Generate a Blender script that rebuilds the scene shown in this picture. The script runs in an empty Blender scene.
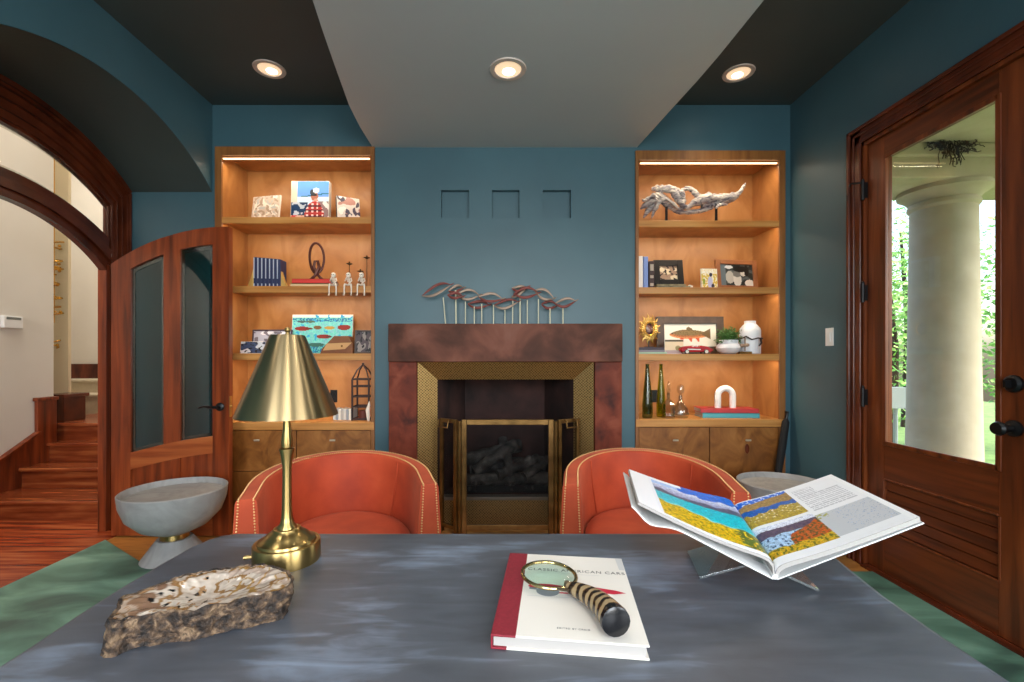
import bpy, bmesh, math, random
from mathutils import Vector, Matrix, noise
random.seed(7)
C = bpy.context.scene.collection
SC = bpy.context.scene
F = 460.0; HZ = 358.0; VX = 500.0; CZ = 1.207; D = 3.36

# ------------------------------------------------------------------ camera, world, light
cam = bpy.data.cameras.new('camera'); camo = bpy.data.objects.new('camera', cam); C.objects.link(camo)
cam.sensor_width = 36; cam.lens = F/1024*36; cam.shift_x = 12/1024; cam.shift_y = 17/1024
cam.clip_start = 0.05; cam.clip_end = 200
camo.location = (0, 0, CZ); camo.rotation_euler = (math.pi/2, 0, 0)
SC.camera = camo
SC.view_settings.view_transform = 'Standard'; SC.view_settings.look = 'None'
SC.view_settings.exposure = 0.0; SC.view_settings.gamma = 1.0; SC.view_settings.use_curve_mapping = False
SC.cycles.max_bounces = 8; SC.cycles.diffuse_bounces = 4; SC.cycles.glossy_bounces = 4
SC.cycles.transmission_bounces = 8; SC.cycles.transparent_max_bounces = 12
SC.cycles.caustics_reflective = False; SC.cycles.caustics_refractive = False
SC.cycles.sample_clamp_indirect = 4.0; SC.cycles.use_denoising = True
w = bpy.data.worlds.new('world'); SC.world = w; w.use_nodes = True
bg = w.node_tree.nodes['Background']
sky = w.node_tree.nodes.new('ShaderNodeTexSky'); sky.sky_type = 'NISHITA'
sky.sun_disc = False; sky.sun_elevation = math.radians(48); sky.sun_rotation = math.radians(120); sky.air_density = 1.0; sky.dust_density = 4.0; sky.ozone_density = 1.0
w.node_tree.links.new(sky.outputs[0], bg.inputs[0]); bg.inputs[1].default_value = 0.9

def area(name, loc, rot, sx, sy, power, col, spread=math.pi):
    l = bpy.data.lights.new(name, 'AREA'); l.shape = 'RECTANGLE'; l.size = sx; l.size_y = sy
    l.energy = power; l.color = col; l.spread = spread
    o = bpy.data.objects.new(name, l); C.objects.link(o); o.location = loc; o.rotation_euler = rot
    return o
def spot(name, loc, power, col, ang=110, blend=.9, rot=(0,0,0), r=.04):
    l = bpy.data.lights.new(name, 'SPOT'); l.energy = power; l.color = col
    l.spot_size = math.radians(ang); l.spot_blend = blend; l.shadow_soft_size = r
    o = bpy.data.objects.new(name, l); C.objects.link(o); o.location = loc; o.rotation_euler = rot
    return o
WARM = (1.0, .82, .60); WARMW = (1.0, .86, .68); DAY = (.93, .97, 1.0)
R90 = math.pi/2
# daylight through the rear windows (wall_rear has the openings)
area('daylight_rear_window', (-0.95, -2.55, 1.75), (R90, 0, 0), 1.1, 1.9, 78, DAY)
area('daylight_rear_window', (1.0, -2.55, 1.75), (R90, 0, 0), 1.1, 1.9, 78, DAY)
area('side_fill', (2.09, -1.0, 1.7), (0, R90, 0), 1.5, 1.6, 82, DAY)  # fill light added to brighten the left wall; no window there
area('hall_front_fill', (-3.3, -1.2, 2.6), (R90, 0, math.radians(8)), 1.2, 2.2, 70, (1, .96, .9))  # added fill along the hall; no window opening stands here
area('hall_top_fill', (-4.6, 5.0, 4.2), (0, 0, 0), 1.2, 1.2, 60, (1, .93, .82))  # unseen area light added for the far hall; no fixture hangs here
area('hall_near_top_fill', (-3.3, 2.6, 4.2), (0, 0, 0), .8, 1.6, 42, (1, .93, .82))  # unseen area light added above the near hall, without a fixture
sun = bpy.data.lights.new('sun', 'SUN'); sun.energy = 2.4; sun.angle = math.radians(2); sun.color = (1, .96, .88)
suno = bpy.data.objects.new('sun', sun); C.objects.link(suno); suno.rotation_euler = (math.radians(38), math.radians(10), math.radians(-20))

# ------------------------------------------------------------------ colours & materials
def s2l(v): return v/12.92 if v <= .04045 else ((v+.055)/1.055)**2.4
def hx(h): h = h.lstrip('#'); return tuple(s2l(int(h[i:i+2], 16)/255) for i in (0, 2, 4)) + (1,)
def base(name, col='#808080', rough=.5, metal=0, **kw):
    m = bpy.data.materials.new(name); m.use_nodes = True
    b = m.node_tree.nodes['Principled BSDF']
    b.inputs['Base Color'].default_value = hx(col) if isinstance(col, str) else col
    b.inputs['Roughness'].default_value = rough; b.inputs['Metallic'].default_value = metal
    for k, v in kw.items(): b.inputs[k.replace('_', ' ')].default_value = v
    return m
def mixmat(name, cols, scale=(1, 1, 1), nscale=6, detail=6, dist=0, rough=.5, metal=0, bump=0, pos=None, rvar=0, bscale=None, **kw):
    m = base(name, cols[0], rough, metal, **kw); nt = m.node_tree; N = nt.nodes.new; L = nt.links.new
    b = nt.nodes['Principled BSDF']
    tc = N('ShaderNodeTexCoord'); mp = N('ShaderNodeMapping'); mp.inputs['Scale'].default_value = scale
    L(tc.outputs['Object'], mp.inputs[0])
    no = N('ShaderNodeTexNoise'); no.inputs['Scale'].default_value = nscale; no.inputs['Detail'].default_value = detail
    no.inputs['Distortion'].default_value = dist; L(mp.outputs[0], no.inputs['Vector'])
    cr = N('ShaderNodeValToRGB'); L(no.outputs['Fac'], cr.inputs[0])
    el = cr.color_ramp.elements; n = len(cols)
    pos = pos or [.3 + .4*i/(n-1) for i in range(n)]
    while len(el) < n: el.new(.5)
    for i in range(n): el[i].position = pos[i]; el[i].color = hx(cols[i])
    L(cr.outputs[0], b.inputs['Base Color'])
    if rvar:
        mr = N('ShaderNodeMapRange'); mr.inputs[3].default_value = rough-rvar; mr.inputs[4].default_value = rough+rvar
        L(no.outputs['Fac'], mr.inputs[0]); L(mr.outputs[0], b.inputs['Roughness'])
    if bump:
        src = no
        if bscale:
            src = N('ShaderNodeTexNoise'); src.inputs['Scale'].default_value = bscale; src.inputs['Detail'].default_value = 4
            L(mp.outputs[0], src.inputs['Vector'])
        bp = N('ShaderNodeBump'); bp.inputs['Strength'].default_value = bump; bp.inputs['Distance'].default_value = .01
        L(src.outputs['Fac'], bp.inputs['Height']); L(bp.outputs[0], b.inputs['Normal'])
    return m
def emis(name, col, s):
    m = base(name, col); b = m.node_tree.nodes['Principled BSDF']
    b.inputs['Emission Color'].default_value = hx(col); b.inputs['Emission Strength'].default_value = s
    return m
def pane(name, tint='#ffffff', refl=1.0, rough=0.0, mixa=0.0, acol='#101010', ior=1.45):
    m = bpy.data.materials.new(name); m.use_nodes = True; nt = m.node_tree; nt.nodes.clear(); N = nt.nodes.new; L = nt.links.new
    out = N('ShaderNodeOutputMaterial'); t = N('ShaderNodeBsdfTransparent'); t.inputs[0].default_value = hx(tint)
    g = N('ShaderNodeBsdfGlossy'); g.inputs['Roughness'].default_value = rough
    fr = N('ShaderNodeFresnel'); fr.inputs[0].default_value = ior
    ma = N('ShaderNodeMath'); ma.operation = 'MULTIPLY'; ma.inputs[1].default_value = refl; L(fr.outputs[0], ma.inputs[0])
    ge = N('ShaderNodeNewGeometry'); iv = N('ShaderNodeMath'); iv.operation = 'SUBTRACT'; iv.inputs[0].default_value = 1; L(ge.outputs['Backfacing'], iv.inputs[1])
    m3 = N('ShaderNodeMath'); m3.operation = 'MULTIPLY'; L(ma.outputs[0], m3.inputs[0]); L(iv.outputs[0], m3.inputs[1]); ma = m3
    mx = N('ShaderNodeMixShader'); L(ma.outputs[0], mx.inputs[0]); L(t.outputs[0], mx.inputs[1]); L(g.outputs[0], mx.inputs[2])
    last = mx
    if mixa:
        d = N('ShaderNodeBsdfDiffuse'); d.inputs[0].default_value = hx(acol)
        m2 = N('ShaderNodeMixShader'); m2.inputs[0].default_value = mixa; L(mx.outputs[0], m2.inputs[1]); L(d.outputs[0], m2.inputs[2]); last = m2
    L(last.outputs[0], out.inputs[0]); return m
def vcol(name, rough=.5, **kw):
    m = base(name, '#ffffff', rough, **kw); nt = m.node_tree
    a = nt.nodes.new('ShaderNodeVertexColor'); a.layer_name = 'Col'
    nt.links.new(a.outputs[0], nt.nodes['Principled BSDF'].inputs['Base Color']); return m

M = {}
M['teal'] = mixmat('teal_wall_paint', ['#3e5d67', '#43646e'], nscale=2.5, rough=.42, bump=.04, bscale=180)
M['tealshade'] = M['teal']
M['arch'] = mixmat('dark_arch_paint', ['#36413f', '#3b4745'], nscale=2, rough=.55)
M['ceil'] = mixmat('charcoal_green_ceiling_paint', ['#37403f', '#3c4544'], nscale=2, rough=.6)
M['panel'] = mixmat('grey_ceiling_paint', ['#acaeb0', '#b2b4b4'], nscale=1.5, rough=.5)
M['hall'] = mixmat('warm_white_paint', ['#d9d3c9', '#e0dbd2'], nscale=2, rough=.7)
M['cream'] = base('cream_paint', '#e9d9b8', .7)
M['shelfwood'] = mixmat('honey_burl_wood', ['#97602f', '#a86f3a', '#b57d46', '#bd874f'], scale=(1, 1, .55), nscale=5, detail=8, dist=1.2, rough=.38, pos=[.25, .42, .58, .75])
M['burlfront'] = mixmat('dark_burl_wood', ['#6c3f18', '#8c5726', '#a76e38'], scale=(1, 1, .6), nscale=7, detail=8, dist=1.6, rough=.35)
M['shelfedge'] = mixmat('honey_wood_edge', ['#a5672e', '#c08444', '#cc9454'], scale=(.4, 2, 6), nscale=5, rough=.38)
M['caseframe'] = mixmat('case_frame_wood', ['#7a4a22', '#8f5b2c', '#9c6836'], scale=(4, 4, .4), nscale=6, rough=.4)
M['mahog'] = mixmat('red_mahogany', ['#50200c', '#6e2d11', '#833917', '#944722'], scale=(5, 5, .35), nscale=5, detail=8, dist=.4, rough=.3, bump=.03)
M['mahogh'] = mixmat('red_mahogany_horizontal', ['#50200c', '#6e2d11', '#833917', '#944722'], scale=(.35, .35, 6), nscale=5, detail=8, dist=.4, rough=.3)
M['darkmahog'] = mixmat('dark_mahogany', ['#3d190d', '#582614', '#6d321c'], scale=(2, .6, .6), nscale=6, rough=.24)
M['doorwood'] = mixmat('walnut_stained_door_wood', ['#48200c', '#632d12', '#753818', '#85431f'], scale=(5, 5, .35), nscale=5, detail=8, dist=.5, rough=.34, bump=.03)
M['doorwoodh'] = mixmat('walnut_stained_door_wood_horizontal', ['#48200c', '#632d12', '#753818'], scale=(5, .35, 6), nscale=5, detail=8, dist=.5, rough=.34)
M['rust'] = mixmat('rusted_brown_plaster', ['#2f1710', '#553022', '#754535', '#8a6152'], nscale=3.6, detail=14, dist=.4, rough=.6, Specular_IOR_Level=.25, bump=.12, pos=[.25, .45, .6, .8])
M['rustleg'] = mixmat('rusted_red_plaster', ['#3c140a', '#6a2a16', '#84402a'], nscale=7, detail=14, dist=.5, rough=.55, Specular_IOR_Level=.25, bump=.15)
M['black'] = base('black_metal', '#0d0d0f', .4, .3)
M['soot'] = mixmat('sooty_firebrick', ['#1a0f0d', '#3a221d', '#4e2f28'], nscale=4, rough=.85, bump=.2)
M['log'] = mixmat('charred_log', ['#151312', '#413d3a', '#706b66'], scale=(1, 1, 1), nscale=16, detail=9, rough=.9, bump=.8, pos=[.3, .55, .8])
M['bronze'] = mixmat('aged_bronze', ['#5a4222', '#7b5c33', '#8f6f42'], nscale=9, rough=.35, metal=.85)
M['steel'] = base('dull_steel', '#8f877c', .45, .8)
M['velvet'] = mixmat('burnt_orange_velvet', ['#a03618', '#b7431f', '#c8522b'], nscale=5, detail=4, rough=.75, Sheen_Weight=.15, Sheen_Roughness=.4, Sheen_Tint=(1, .5, .3, 1), bump=.05, bscale=60)
M['nail'] = base('brass_nailheads', '#d0a26c', .42, .8)
M['welt'] = base('orange_welt', '#b5441f', .8)
M['brass'] = base('brushed_brass', '#b89b62', .3, 1, Anisotropic=.7, Anisotropic_Rotation=.25)
M['shade'] = base('brushed_brass_shade', '#a8916a', .34, 1, Anisotropic=.92, Anisotropic_Rotation=.25)
for k in ('brass', 'shade'):
    nt = M[k].node_tree; tn = nt.nodes.new('ShaderNodeTangent'); tn.direction_type = 'RADIAL'; tn.axis = 'Z'
    nt.links.new(tn.outputs[0], nt.nodes['Principled BSDF'].inputs['Tangent'])
M['gold'] = base('polished_gold', '#d0a04a', .25, 1)
M['concrete'] = mixmat('pale_grey_marbled_stone', ['#8b8a88', '#969593', '#9e9d9b'], nscale=4, detail=5, dist=4, rough=.55)
M['floor'] = mixmat('brazilian_cherry', ['#5c1e0e', '#86341a', '#a5502a', '#b5683c'], scale=(.6, 9, 1), nscale=3, rough=.25)
M['oak'] = mixmat('golden_oak', ['#9a5f28', '#b97b3a', '#c68a48'], scale=(1, 6, 1), nscale=6, rough=.3)
M['rug'] = mixmat('green_patina', ['#35524a', '#4f7767', '#699482', '#84ad98'], scale=(1, 2.2, 1), nscale=2.2, detail=10, dist=.8, rough=.45, bump=.06)
M['stair'] = mixmat('stair_cherry', ['#5c220f', '#7f3a1c', '#a05a30'], scale=(.6, 6, 6), nscale=4, rough=.25)
M['stone'] = mixmat('travertine', ['#b8aa92', '#cfc3ac'], nscale=9, rough=.6)
M['white'] = base('white_plastic', '#e8e8e6', .4)
M['offwhite'] = base('off_white', '#e6dfd2', .6)
M['bone'] = base('bone_white', '#efe6d8', .5)
M['vase'] = base('white_ceramic', '#dcdde2', .35)
M['clear'] = pane('clear_glass', '#ffffff', 1.3)
M['doorglass'] = pane('beveled_door_glass', '#c2dcdb', 1.8)
M['rightglass'] = pane('exterior_door_glass', '#f4f6f4', 1.2)
M['bevel'] = pane('glass_bevel', '#c8dcda', 3.2, .08)
M['mesh'] = pane('fire_screen_mesh', '#ffffff', .1, .4, .18, '#0b0a0a')
M['acrylic'] = pane('clear_acrylic', '#f0f4f2', 2.4, .02, .06, '#e8f0ee')
M['trim'] = base('downlight_trim', '#c9b7ab', .4)
M['bulb'] = emis('lamp_glow', '#fff0d8', 9)
M['led'] = emis('led_strip', '#ffd9a0', 3.2)
M['column'] = mixmat('cast_stone', ['#aca38f', '#bab19e'], nscale=7, rough=.8, bump=.1, bscale=40)
M['print'] = vcol('printed_picture', .35)
M['page'] = vcol('printed_page', .28)
M['paper'] = base('page_edges', '#b3ada7', .8)
M['burg'] = mixmat('burgundy_cloth', ['#7d1424', '#8c1a2c'], nscale=200, rough=.65)
M['bookwhite'] = base('book_cover_paper', '#e9e2d8', .4)
M['ink'] = base('grey_ink', '#5e5a55', .6)
M['bird1'] = base('rust_red_metal', '#74322a', .55, .2)
M['bird2'] = base('champagne_metal', '#8d7868', .45, .5)
M['rod'] = base('pale_rod', '#c4c0a6', .5, .2)
M['leaf'] = base('green_leaf', '#5f9c3c', .6); M['leaf2'] = base('light_green_leaf', '#a8d270', .6)
M['fern'] = base('houseplant_leaf', '#3f6b2a', .6)
M['grass'] = mixmat('lawn', ['#5d7a3c', '#7c9a52'], nscale=6, rough=.9)
M['twig'] = base('twig', '#3a2b28', .9)

# ------------------------------------------------------------------ helpers
W = {}
def tag(o, label=None, cat=None, group=None, kind=None):
    if label: o['label'] = label
    if cat: o['category'] = cat
    if group: o['group'] = group
    if kind: o['kind'] = kind
    return o
def thing(name, label, cat, loc, rz=0, group=None):
    o = bpy.data.objects.new(name, None); C.objects.link(o); o.empty_display_size = .05
    o.location = loc; o.rotation_euler = (0, 0, rz)
    W[o] = Matrix.Translation(loc) @ Matrix.Rotation(rz, 4, 'Z')
    return tag(o, label, cat, group)
def obj(name, bm, mat, parent=None, smooth=False, bevel=0, world=True, seg=2, label=None, ang=35):
    """world=True: the mesh was drawn in world space and is moved into the parent's frame."""
    if parent is not None and world: bm.transform(W[parent].inverted())
    bmesh.ops.recalc_face_normals(bm, faces=bm.faces)
    me = bpy.data.meshes.new(name)
    if smooth:
        for f in bm.faces: f.smooth = True
    bm.to_mesh(me); bm.free()
    for m in (mat if isinstance(mat, (list, tuple)) else [mat]): me.materials.append(m)
    if smooth:
        try: me.set_sharp_from_angle(angle=math.radians(ang))
        except Exception: pass
    o = bpy.data.objects.new(name, me); C.objects.link(o)
    if parent is not None: o.parent = parent; W[o] = W[parent]
    else: W[o] = Matrix.Identity(4)
    if bevel:
        b = o.modifiers.new('bevel', 'BEVEL'); b.width = bevel; b.segments = seg; b.limit_method = 'ANGLE'; b.angle_limit = math.radians(40)
        b.harden_normals = False
    if label: o['label'] = label
    return o
def solo(name, bm, mat, label, cat, group=None, origin=None, **k):
    """a thing that is one mesh; its origin goes to `origin`."""
    if origin is not None: bm.transform(Matrix.Translation(-Vector(origin)))
    o = obj(name, bm, mat, **k)
    if origin is not None: o.location = origin; W[o] = Matrix.Translation(origin)
    return tag(o, label, cat, group)
def struct(name, bm, mat, **k): return tag(obj(name, bm, mat, **k), kind='structure')
NB = bmesh.new
def face(bm, pts, mi=0):
    f = bm.faces.new([bm.verts.new(p) for p in pts]); f.material_index = mi; return f
def box(bm, x0, x1, y0, y1, z0, z1, mi=0, mat=None):
    vs = [bm.verts.new((x, y, z)) for x in (x0, x1) for y in (y0, y1) for z in (z0, z1)]
    if mat is not None:
        for v in vs: v.co = mat @ v.co
    for q in ((0, 1, 3, 2), (4, 6, 7, 5), (0, 4, 5, 1), (2, 3, 7, 6), (0, 2, 6, 4), (1, 5, 7, 3)):
        f = bm.faces.new([vs[i] for i in q]); f.material_index = mi
    return bm
def prism(bm, pts, ext, mi=0):
    """polygon pts (3-D) extruded by vector ext"""
    ext = Vector(ext); a = [bm.verts.new(p) for p in pts]; b = [bm.verts.new(Vector(p)+ext) for p in pts]
    n = len(a); fs = [bm.faces.new(a), bm.faces.new(b[::-1])]
    for i in range(n): fs.append(bm.faces.new((a[i], b[i], b[(i+1) % n], a[(i+1) % n])))
    for f in fs: f.material_index = mi
    return bm
def lathe(bm, prof, c=(0, 0, 0), seg=32, mi=0, sx=1, sy=1, m=None):
    rings = []
    for r, z in prof:
        if r < 1e-5: rings.append([bm.verts.new((c[0], c[1], c[2]+z))])
        else: rings.append([bm.verts.new((c[0]+sx*r*math.cos(2*math.pi*i/seg), c[1]+sy*r*math.sin(2*math.pi*i/seg), c[2]+z)) for i in range(seg)])
    if m is not None:
        for rg in rings:
            for v in rg: v.co = m @ v.co
    for a, b in zip(rings, rings[1:]):
        for i in range(seg):
            j = (i+1) % seg
            if len(a) == 1 and len(b) == 1: continue
            if len(a) == 1: f = bm.faces.new((a[0], b[i], b[j]))
            elif len(b) == 1: f = bm.faces.new((a[i], a[j], b[0]))
            else: f = bm.faces.new((a[i], a[j], b[j], b[i]))
            f.material_index = mi
    return bm
def tube(bm, pts, rad, seg=8, closed=False, mi=0, flat=1.0):
    pts = [Vector(p) for p in pts]; n = len(pts)
    if not isinstance(rad, (list, tuple)): rad = [rad]*n
    rings = []; prev = None
    for i, p in enumerate(pts):
        if closed: t = pts[(i+1) % n]-pts[i-1]
        else: t = pts[min(i+1, n-1)]-pts[max(i-1, 0)]
        t.normalize()
        if prev is None:
            up = Vector((0, 0, 1)) if abs(t.z) < .9 else Vector((0, 1, 0))
            u = t.cross(up).normalized()
        else:
            u = (prev - t*prev.dot(t)).normalized()
        prev = u; v = t.cross(u)
        rings.append([bm.verts.new(p+(u*math.cos(2*math.pi*k/seg)*flat+v*math.sin(2*math.pi*k/seg))*rad[i]) for k in range(seg)])
    m = n if closed else n-1
    for i in range(m):
        a, b = rings[i], rings[(i+1) % n]
        for k in range(seg):
            f = bm.faces.new((a[k], a[(k+1) % seg], b[(k+1) % seg], b[k])); f.material_index = mi
    if not closed:
        bm.faces.new(rings[0][::-1]).material_index = mi; bm.faces.new(rings[-1]).material_index = mi
    return bm
def ball(bm, c, r, sx=1, sy=1, sz=1, mi=0, seg=12, rings=8, m=None):
    prof = [(r*math.sin(math.pi*i/rings), -r*sz*math.cos(math.pi*i/rings)) for i in range(rings+1)]
    prof[0] = (0, -r*sz); prof[-1] = (0, r*sz)
    return lathe(bm, prof, c, seg, mi, sx, sy, m)
def ribbon(bm, sa, sb, ext, mi=0):
    """closed slab between two polylines (lists of points), extruded by ext, without inner walls"""
    ext = Vector(ext); n = len(sa)
    A = [bm.verts.new(p) for p in sa]; B = [bm.verts.new(p) for p in sb]
    A2 = [bm.verts.new(Vector(p)+ext) for p in sa]; B2 = [bm.verts.new(Vector(p)+ext) for p in sb]
    for i in range(n-1):
        for f in ((A[i], A[i+1], B[i+1], B[i]), (A2[i], B2[i], B2[i+1], A2[i+1]), (A[i], A2[i], A2[i+1], A[i+1]), (B[i], B[i+1], B2[i+1], B2[i])): bm.faces.new(f).material_index = mi
    for k in (0, n-1): bm.faces.new((A[k], B[k], B2[k], A2[k])).material_index = mi
    return bm
def X(px, d): return (px-VX)*d/F
def Z(py, d): return CZ+(HZ-py)*d/F
def surf(name, P, f, nx, ny, mat, parent=None, label=None):
    """grid surface with a colour per vertex (a printed picture)"""
    me = bpy.data.meshes.new(name); vs = []; cols = []
    for j in range(ny+1):
        for i in range(nx+1):
            u, v = i/nx, j/ny; p = Vector(P(u, v))
            vs.append(p)
    inv = W[parent].inverted() if parent is not None else Matrix.Identity(4)
    vs = [tuple(inv @ p) for p in vs]
    fs = [(j*(nx+1)+i, j*(nx+1)+i+1, (j+1)*(nx+1)+i+1, (j+1)*(nx+1)+i) for j in range(ny) for i in range(nx)]
    me.from_pydata(vs, [], fs); ca = me.color_attributes.new('Col', 'FLOAT_COLOR', 'CORNER')
    k = 0
    for j in range(ny):
        for i in range(nx):
            c = f((i+.5)/nx, (j+.5)/ny); c = (s2l(min(1, max(0, c[0]))), s2l(min(1, max(0, c[1]))), s2l(min(1, max(0, c[2]))), 1)
            for q in range(4): ca.data[k].color = c; k += 1
    me.materials.append(mat)
    o = bpy.data.objects.new(name, me); C.objects.link(o)
    if parent is not None: o.parent = parent; W[o] = W[parent]
    if label: o['label'] = label
    return o
def text(name, body, size, mtx, mat, parent=None, extrude=.0002, align='LEFT', sx=1, spacing=1):
    cu = bpy.data.curves.new('t', 'FONT'); cu.body = body; cu.size = size; cu.extrude = extrude; cu.align_x = align; cu.space_character = spacing
    to = bpy.data.objects.new('t', cu); C.objects.link(to)
    bpy.context.view_layer.update()
    me = bpy.data.meshes.new_from_object(to.evaluated_get(bpy.context.evaluated_depsgraph_get()))
    bpy.data.objects.remove(to); bpy.data.curves.remove(cu)
    bm = NB(); bm.from_mesh(me); bpy.data.meshes.remove(me)
    bm.transform(Matrix.Diagonal((sx, 1, 1, 1))); bm.transform(mtx)
    return obj(name, bm, mat, parent)
def nz(x, y, z=0, s=1): return noise.noise(Vector((x*s, y*s, z)))
def ell(u, v, cx, cy, rx, ry): return ((u-cx)/rx)**2+((v-cy)/ry)**2 < 1
def arc_pts(R, y0, y1, n=40, yc=2.5, zc=1.424):
    return [(y0+(y1-y0)*i/n, zc+math.sqrt(max(0, R*R-(y0+(y1-y0)*i/n-yc)**2))) for i in range(n+1)]

# ------------------------------------------------------------------ the setting
CEIL = 3.055; PANEL = 2.745; XL = -2.10; XR = 2.12; YR = -2.6
HS = .86; YC = 2.5; RO = 1.316; ZC0 = 1.424
bm = NB(); box(bm, -2.60, XR+.2, YR, D, -.12, 0); struct('floor', bm, M['oak'])
bm = NB(); box(bm, -7, -2.60, -2.6, 8, -.12, 0); fo = struct('floor_hall', bm, M['floor'])
# hall floor boards run diagonally
nt = M['floor'].node_tree
mp = [n for n in nt.nodes if n.type == 'MAPPING'][0]; mp.inputs['Rotation'].default_value = (0, 0, math.radians(-52))
bm = NB(); box(bm, XL-.1, XR+.1, YR, D+.1, CEIL, CEIL+.1); struct('ceiling', bm, M['ceil'])
lp = [(-.93, D), (-.932, 3.057), (-.919, 2.80), (-.874, 2.457), (-.836, 2.177), (-.805, 1.976), (-.74, 1.5), (-.69, 1.0), (-.66, .4), (-.65, -1), (-.65, YR)]
rp = [(1.0, D), (1.03, 3.1), (1.06, 2.84), (1.095, 2.55), (1.114, 2.335), (1.134, 1.976), (1.145, 1.5), (1.15, 1.0), (1.15, 0), (1.15, YR)]
bm = NB(); prism(bm, [(x, y, PANEL) for x, y in lp]+[(x, y, PANEL) for x, y in rp[::-1]], (0, 0, CEIL-PANEL-.002)); struct('ceiling_dropped_panel', bm, M['panel'])

# back wall with bookcase recesses, fireplace opening and three shallow niches
BL0, BL1, BR0, BR1 = -2.075, -.913, .986, 2.077; BTOP = Z(148, D)
FX0, FX1, FTOP = X(437.5, 3.335)-.003, X(573.5, 3.335)+.003, Z(379.5, 3.335)+.003
NZ0, NZ1 = Z(218, D), Z(190, D); NX = [(X(441, D), X(469, D)), (X(492, D), X(519.5, D)), (X(543, D), X(571, D))]
bm = NB(); WT = D+.14
box(bm, XL, BL0, D, WT, 0, CEIL); box(bm, BL0, BL1, D, WT, BTOP, CEIL)
box(bm, BR0, BR1, D, WT, Z(151, D), CEIL); box(bm, BR1, XR+.14, D, WT, 0, CEIL)
box(bm, BL1, FX0, D, WT, 0, FTOP); box(bm, FX1, BR0, D, WT, 0, FTOP); box(bm, BL1, BR0, D, WT, FTOP, NZ0); box(bm, BL1, BR0, D, WT, NZ1, CEIL)
e = [BL1]+[q for p in NX for q in p]+[BR0]
for i in range(0, 8, 2): box(bm, e[i], e[i+1], D, WT, NZ0, NZ1)
for a, b in NX: box(bm, a-.001, b+.001, D+.045, WT, NZ0-.001, NZ1+.001)
struct('wall_back', bm, M['teal'])
# left wall with arched opening and its deep reveal
def arch_wall(bm, x0, x1, R, hs, y0, y1, ztop, zc=1.424, yc=YC, n=48):
    pts = arc_pts(R, yc-hs, yc+hs, n, yc, zc)
    for (ya, za), (yb, zb) in zip(pts, pts[1:]):
        prism(bm, [(x0, ya, za), (x0, yb, zb), (x0, yb, ztop), (x0, ya, ztop)], (x1-x0, 0, 0))
    if y0 < yc-hs: box(bm, x0, x1, y0, yc-hs, 0, ztop)
    if y1 > yc+hs: box(bm, x0, x1, yc+hs, y1, 0, ztop)
bm = NB(); arch_wall(bm, XL-.70, XL, RO, HS, YR, D+.14, CEIL); struct('wall_left', bm, M['teal'])
# the intrados is painted the ceiling colour
bm = NB(); pts = arc_pts(RO-.002, YC-HS+.001, YC+HS-.001, 48)
for (ya, za), (yb, zb) in zip(pts, pts[1:]): face(bm, [(XL-.69, ya, za), (XL-.69, yb, zb), (XL-.003, yb, zb), (XL-.003, ya, za)])
struct('trim_1', bm, M['arch'], smooth=True)
# right wall with door hole: leaf from Y 1.75 to 2.67
DY0, DY1, DZ = 1.73, 2.69, 2.46
bm = NB(); box(bm, XR, XR+.14, DY1, D, 0, CEIL); box(bm, XR, XR+.14, YR, DY0, 0, CEIL); box(bm, XR, XR+.14, DY0, DY1, DZ, CEIL); struct('wall_right', bm, M['teal'])
# rear wall with a wide window opening
bm = NB(); box(bm, XL-.70, -1.9, YR-.14, YR, 0, CEIL); box(bm, 1.8, XR+.14, YR-.14, YR, 0, CEIL); box(bm, -1.9, 1.8, YR-.14, YR, 0, .7); box(bm, -1.9, 1.8, YR-.14, YR, 2.75, CEIL)
struct('wall_rear', bm, M['teal'])
bm = NB(); box(bm, XR-.015, XR, DY1+.12, D-.001, 0, .14); struct('baseboard_right', bm, M['teal'], bevel=.004)
for a, b in ((BR1+.002, XR-.016),): 
    bm = NB(); box(bm, a, b, D-.015, D, 0, .14); struct('baseboard_back', bm, M['teal'], bevel=.002)
# hall shell
bm = NB(); box(bm, -4.1, -3.95, -2.6, 4.07, 0, 4.4); struct('wall_hall_left', bm, M['hall'])
bm = NB(); box(bm, -7, -2.0, 6.05, 6.2, 0, 4.4); struct('wall_hall_far', bm, M['hall'])
bm = NB(); box(bm, -7, -4.1, 3.8, 3.95, 0, 4.4); box(bm, -7.1, -7, 3.8, 6.2, 0, 4.4); struct('wall_hall_side', bm, M['hall'])
bm = NB(); box(bm, -7, -2.80, -2.6, 6.2, 4.4, 4.5); struct('ceiling_hall', bm, M['hall'])
bm = NB(); box(bm, -2.80, -2.60, 3.51, 6.05, 0, 4.4); box(bm, -2.83, -2.801, -2.6, YC-HS-.02, 0, 4.4); box(bm, -2.83, -2.801, 3.40, 3.6, 0, 4.4); box(bm, -2.83, -2.801, -2.6, 3.51, 2.76, 4.4)
struct('wall_hall_right', bm, M['hall'])
bm = NB(); box(bm, -4.9, -4.27, 4.55, 4.58, .62, 4.4); struct('wall_hall_cream', bm, M['cream'])

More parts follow.
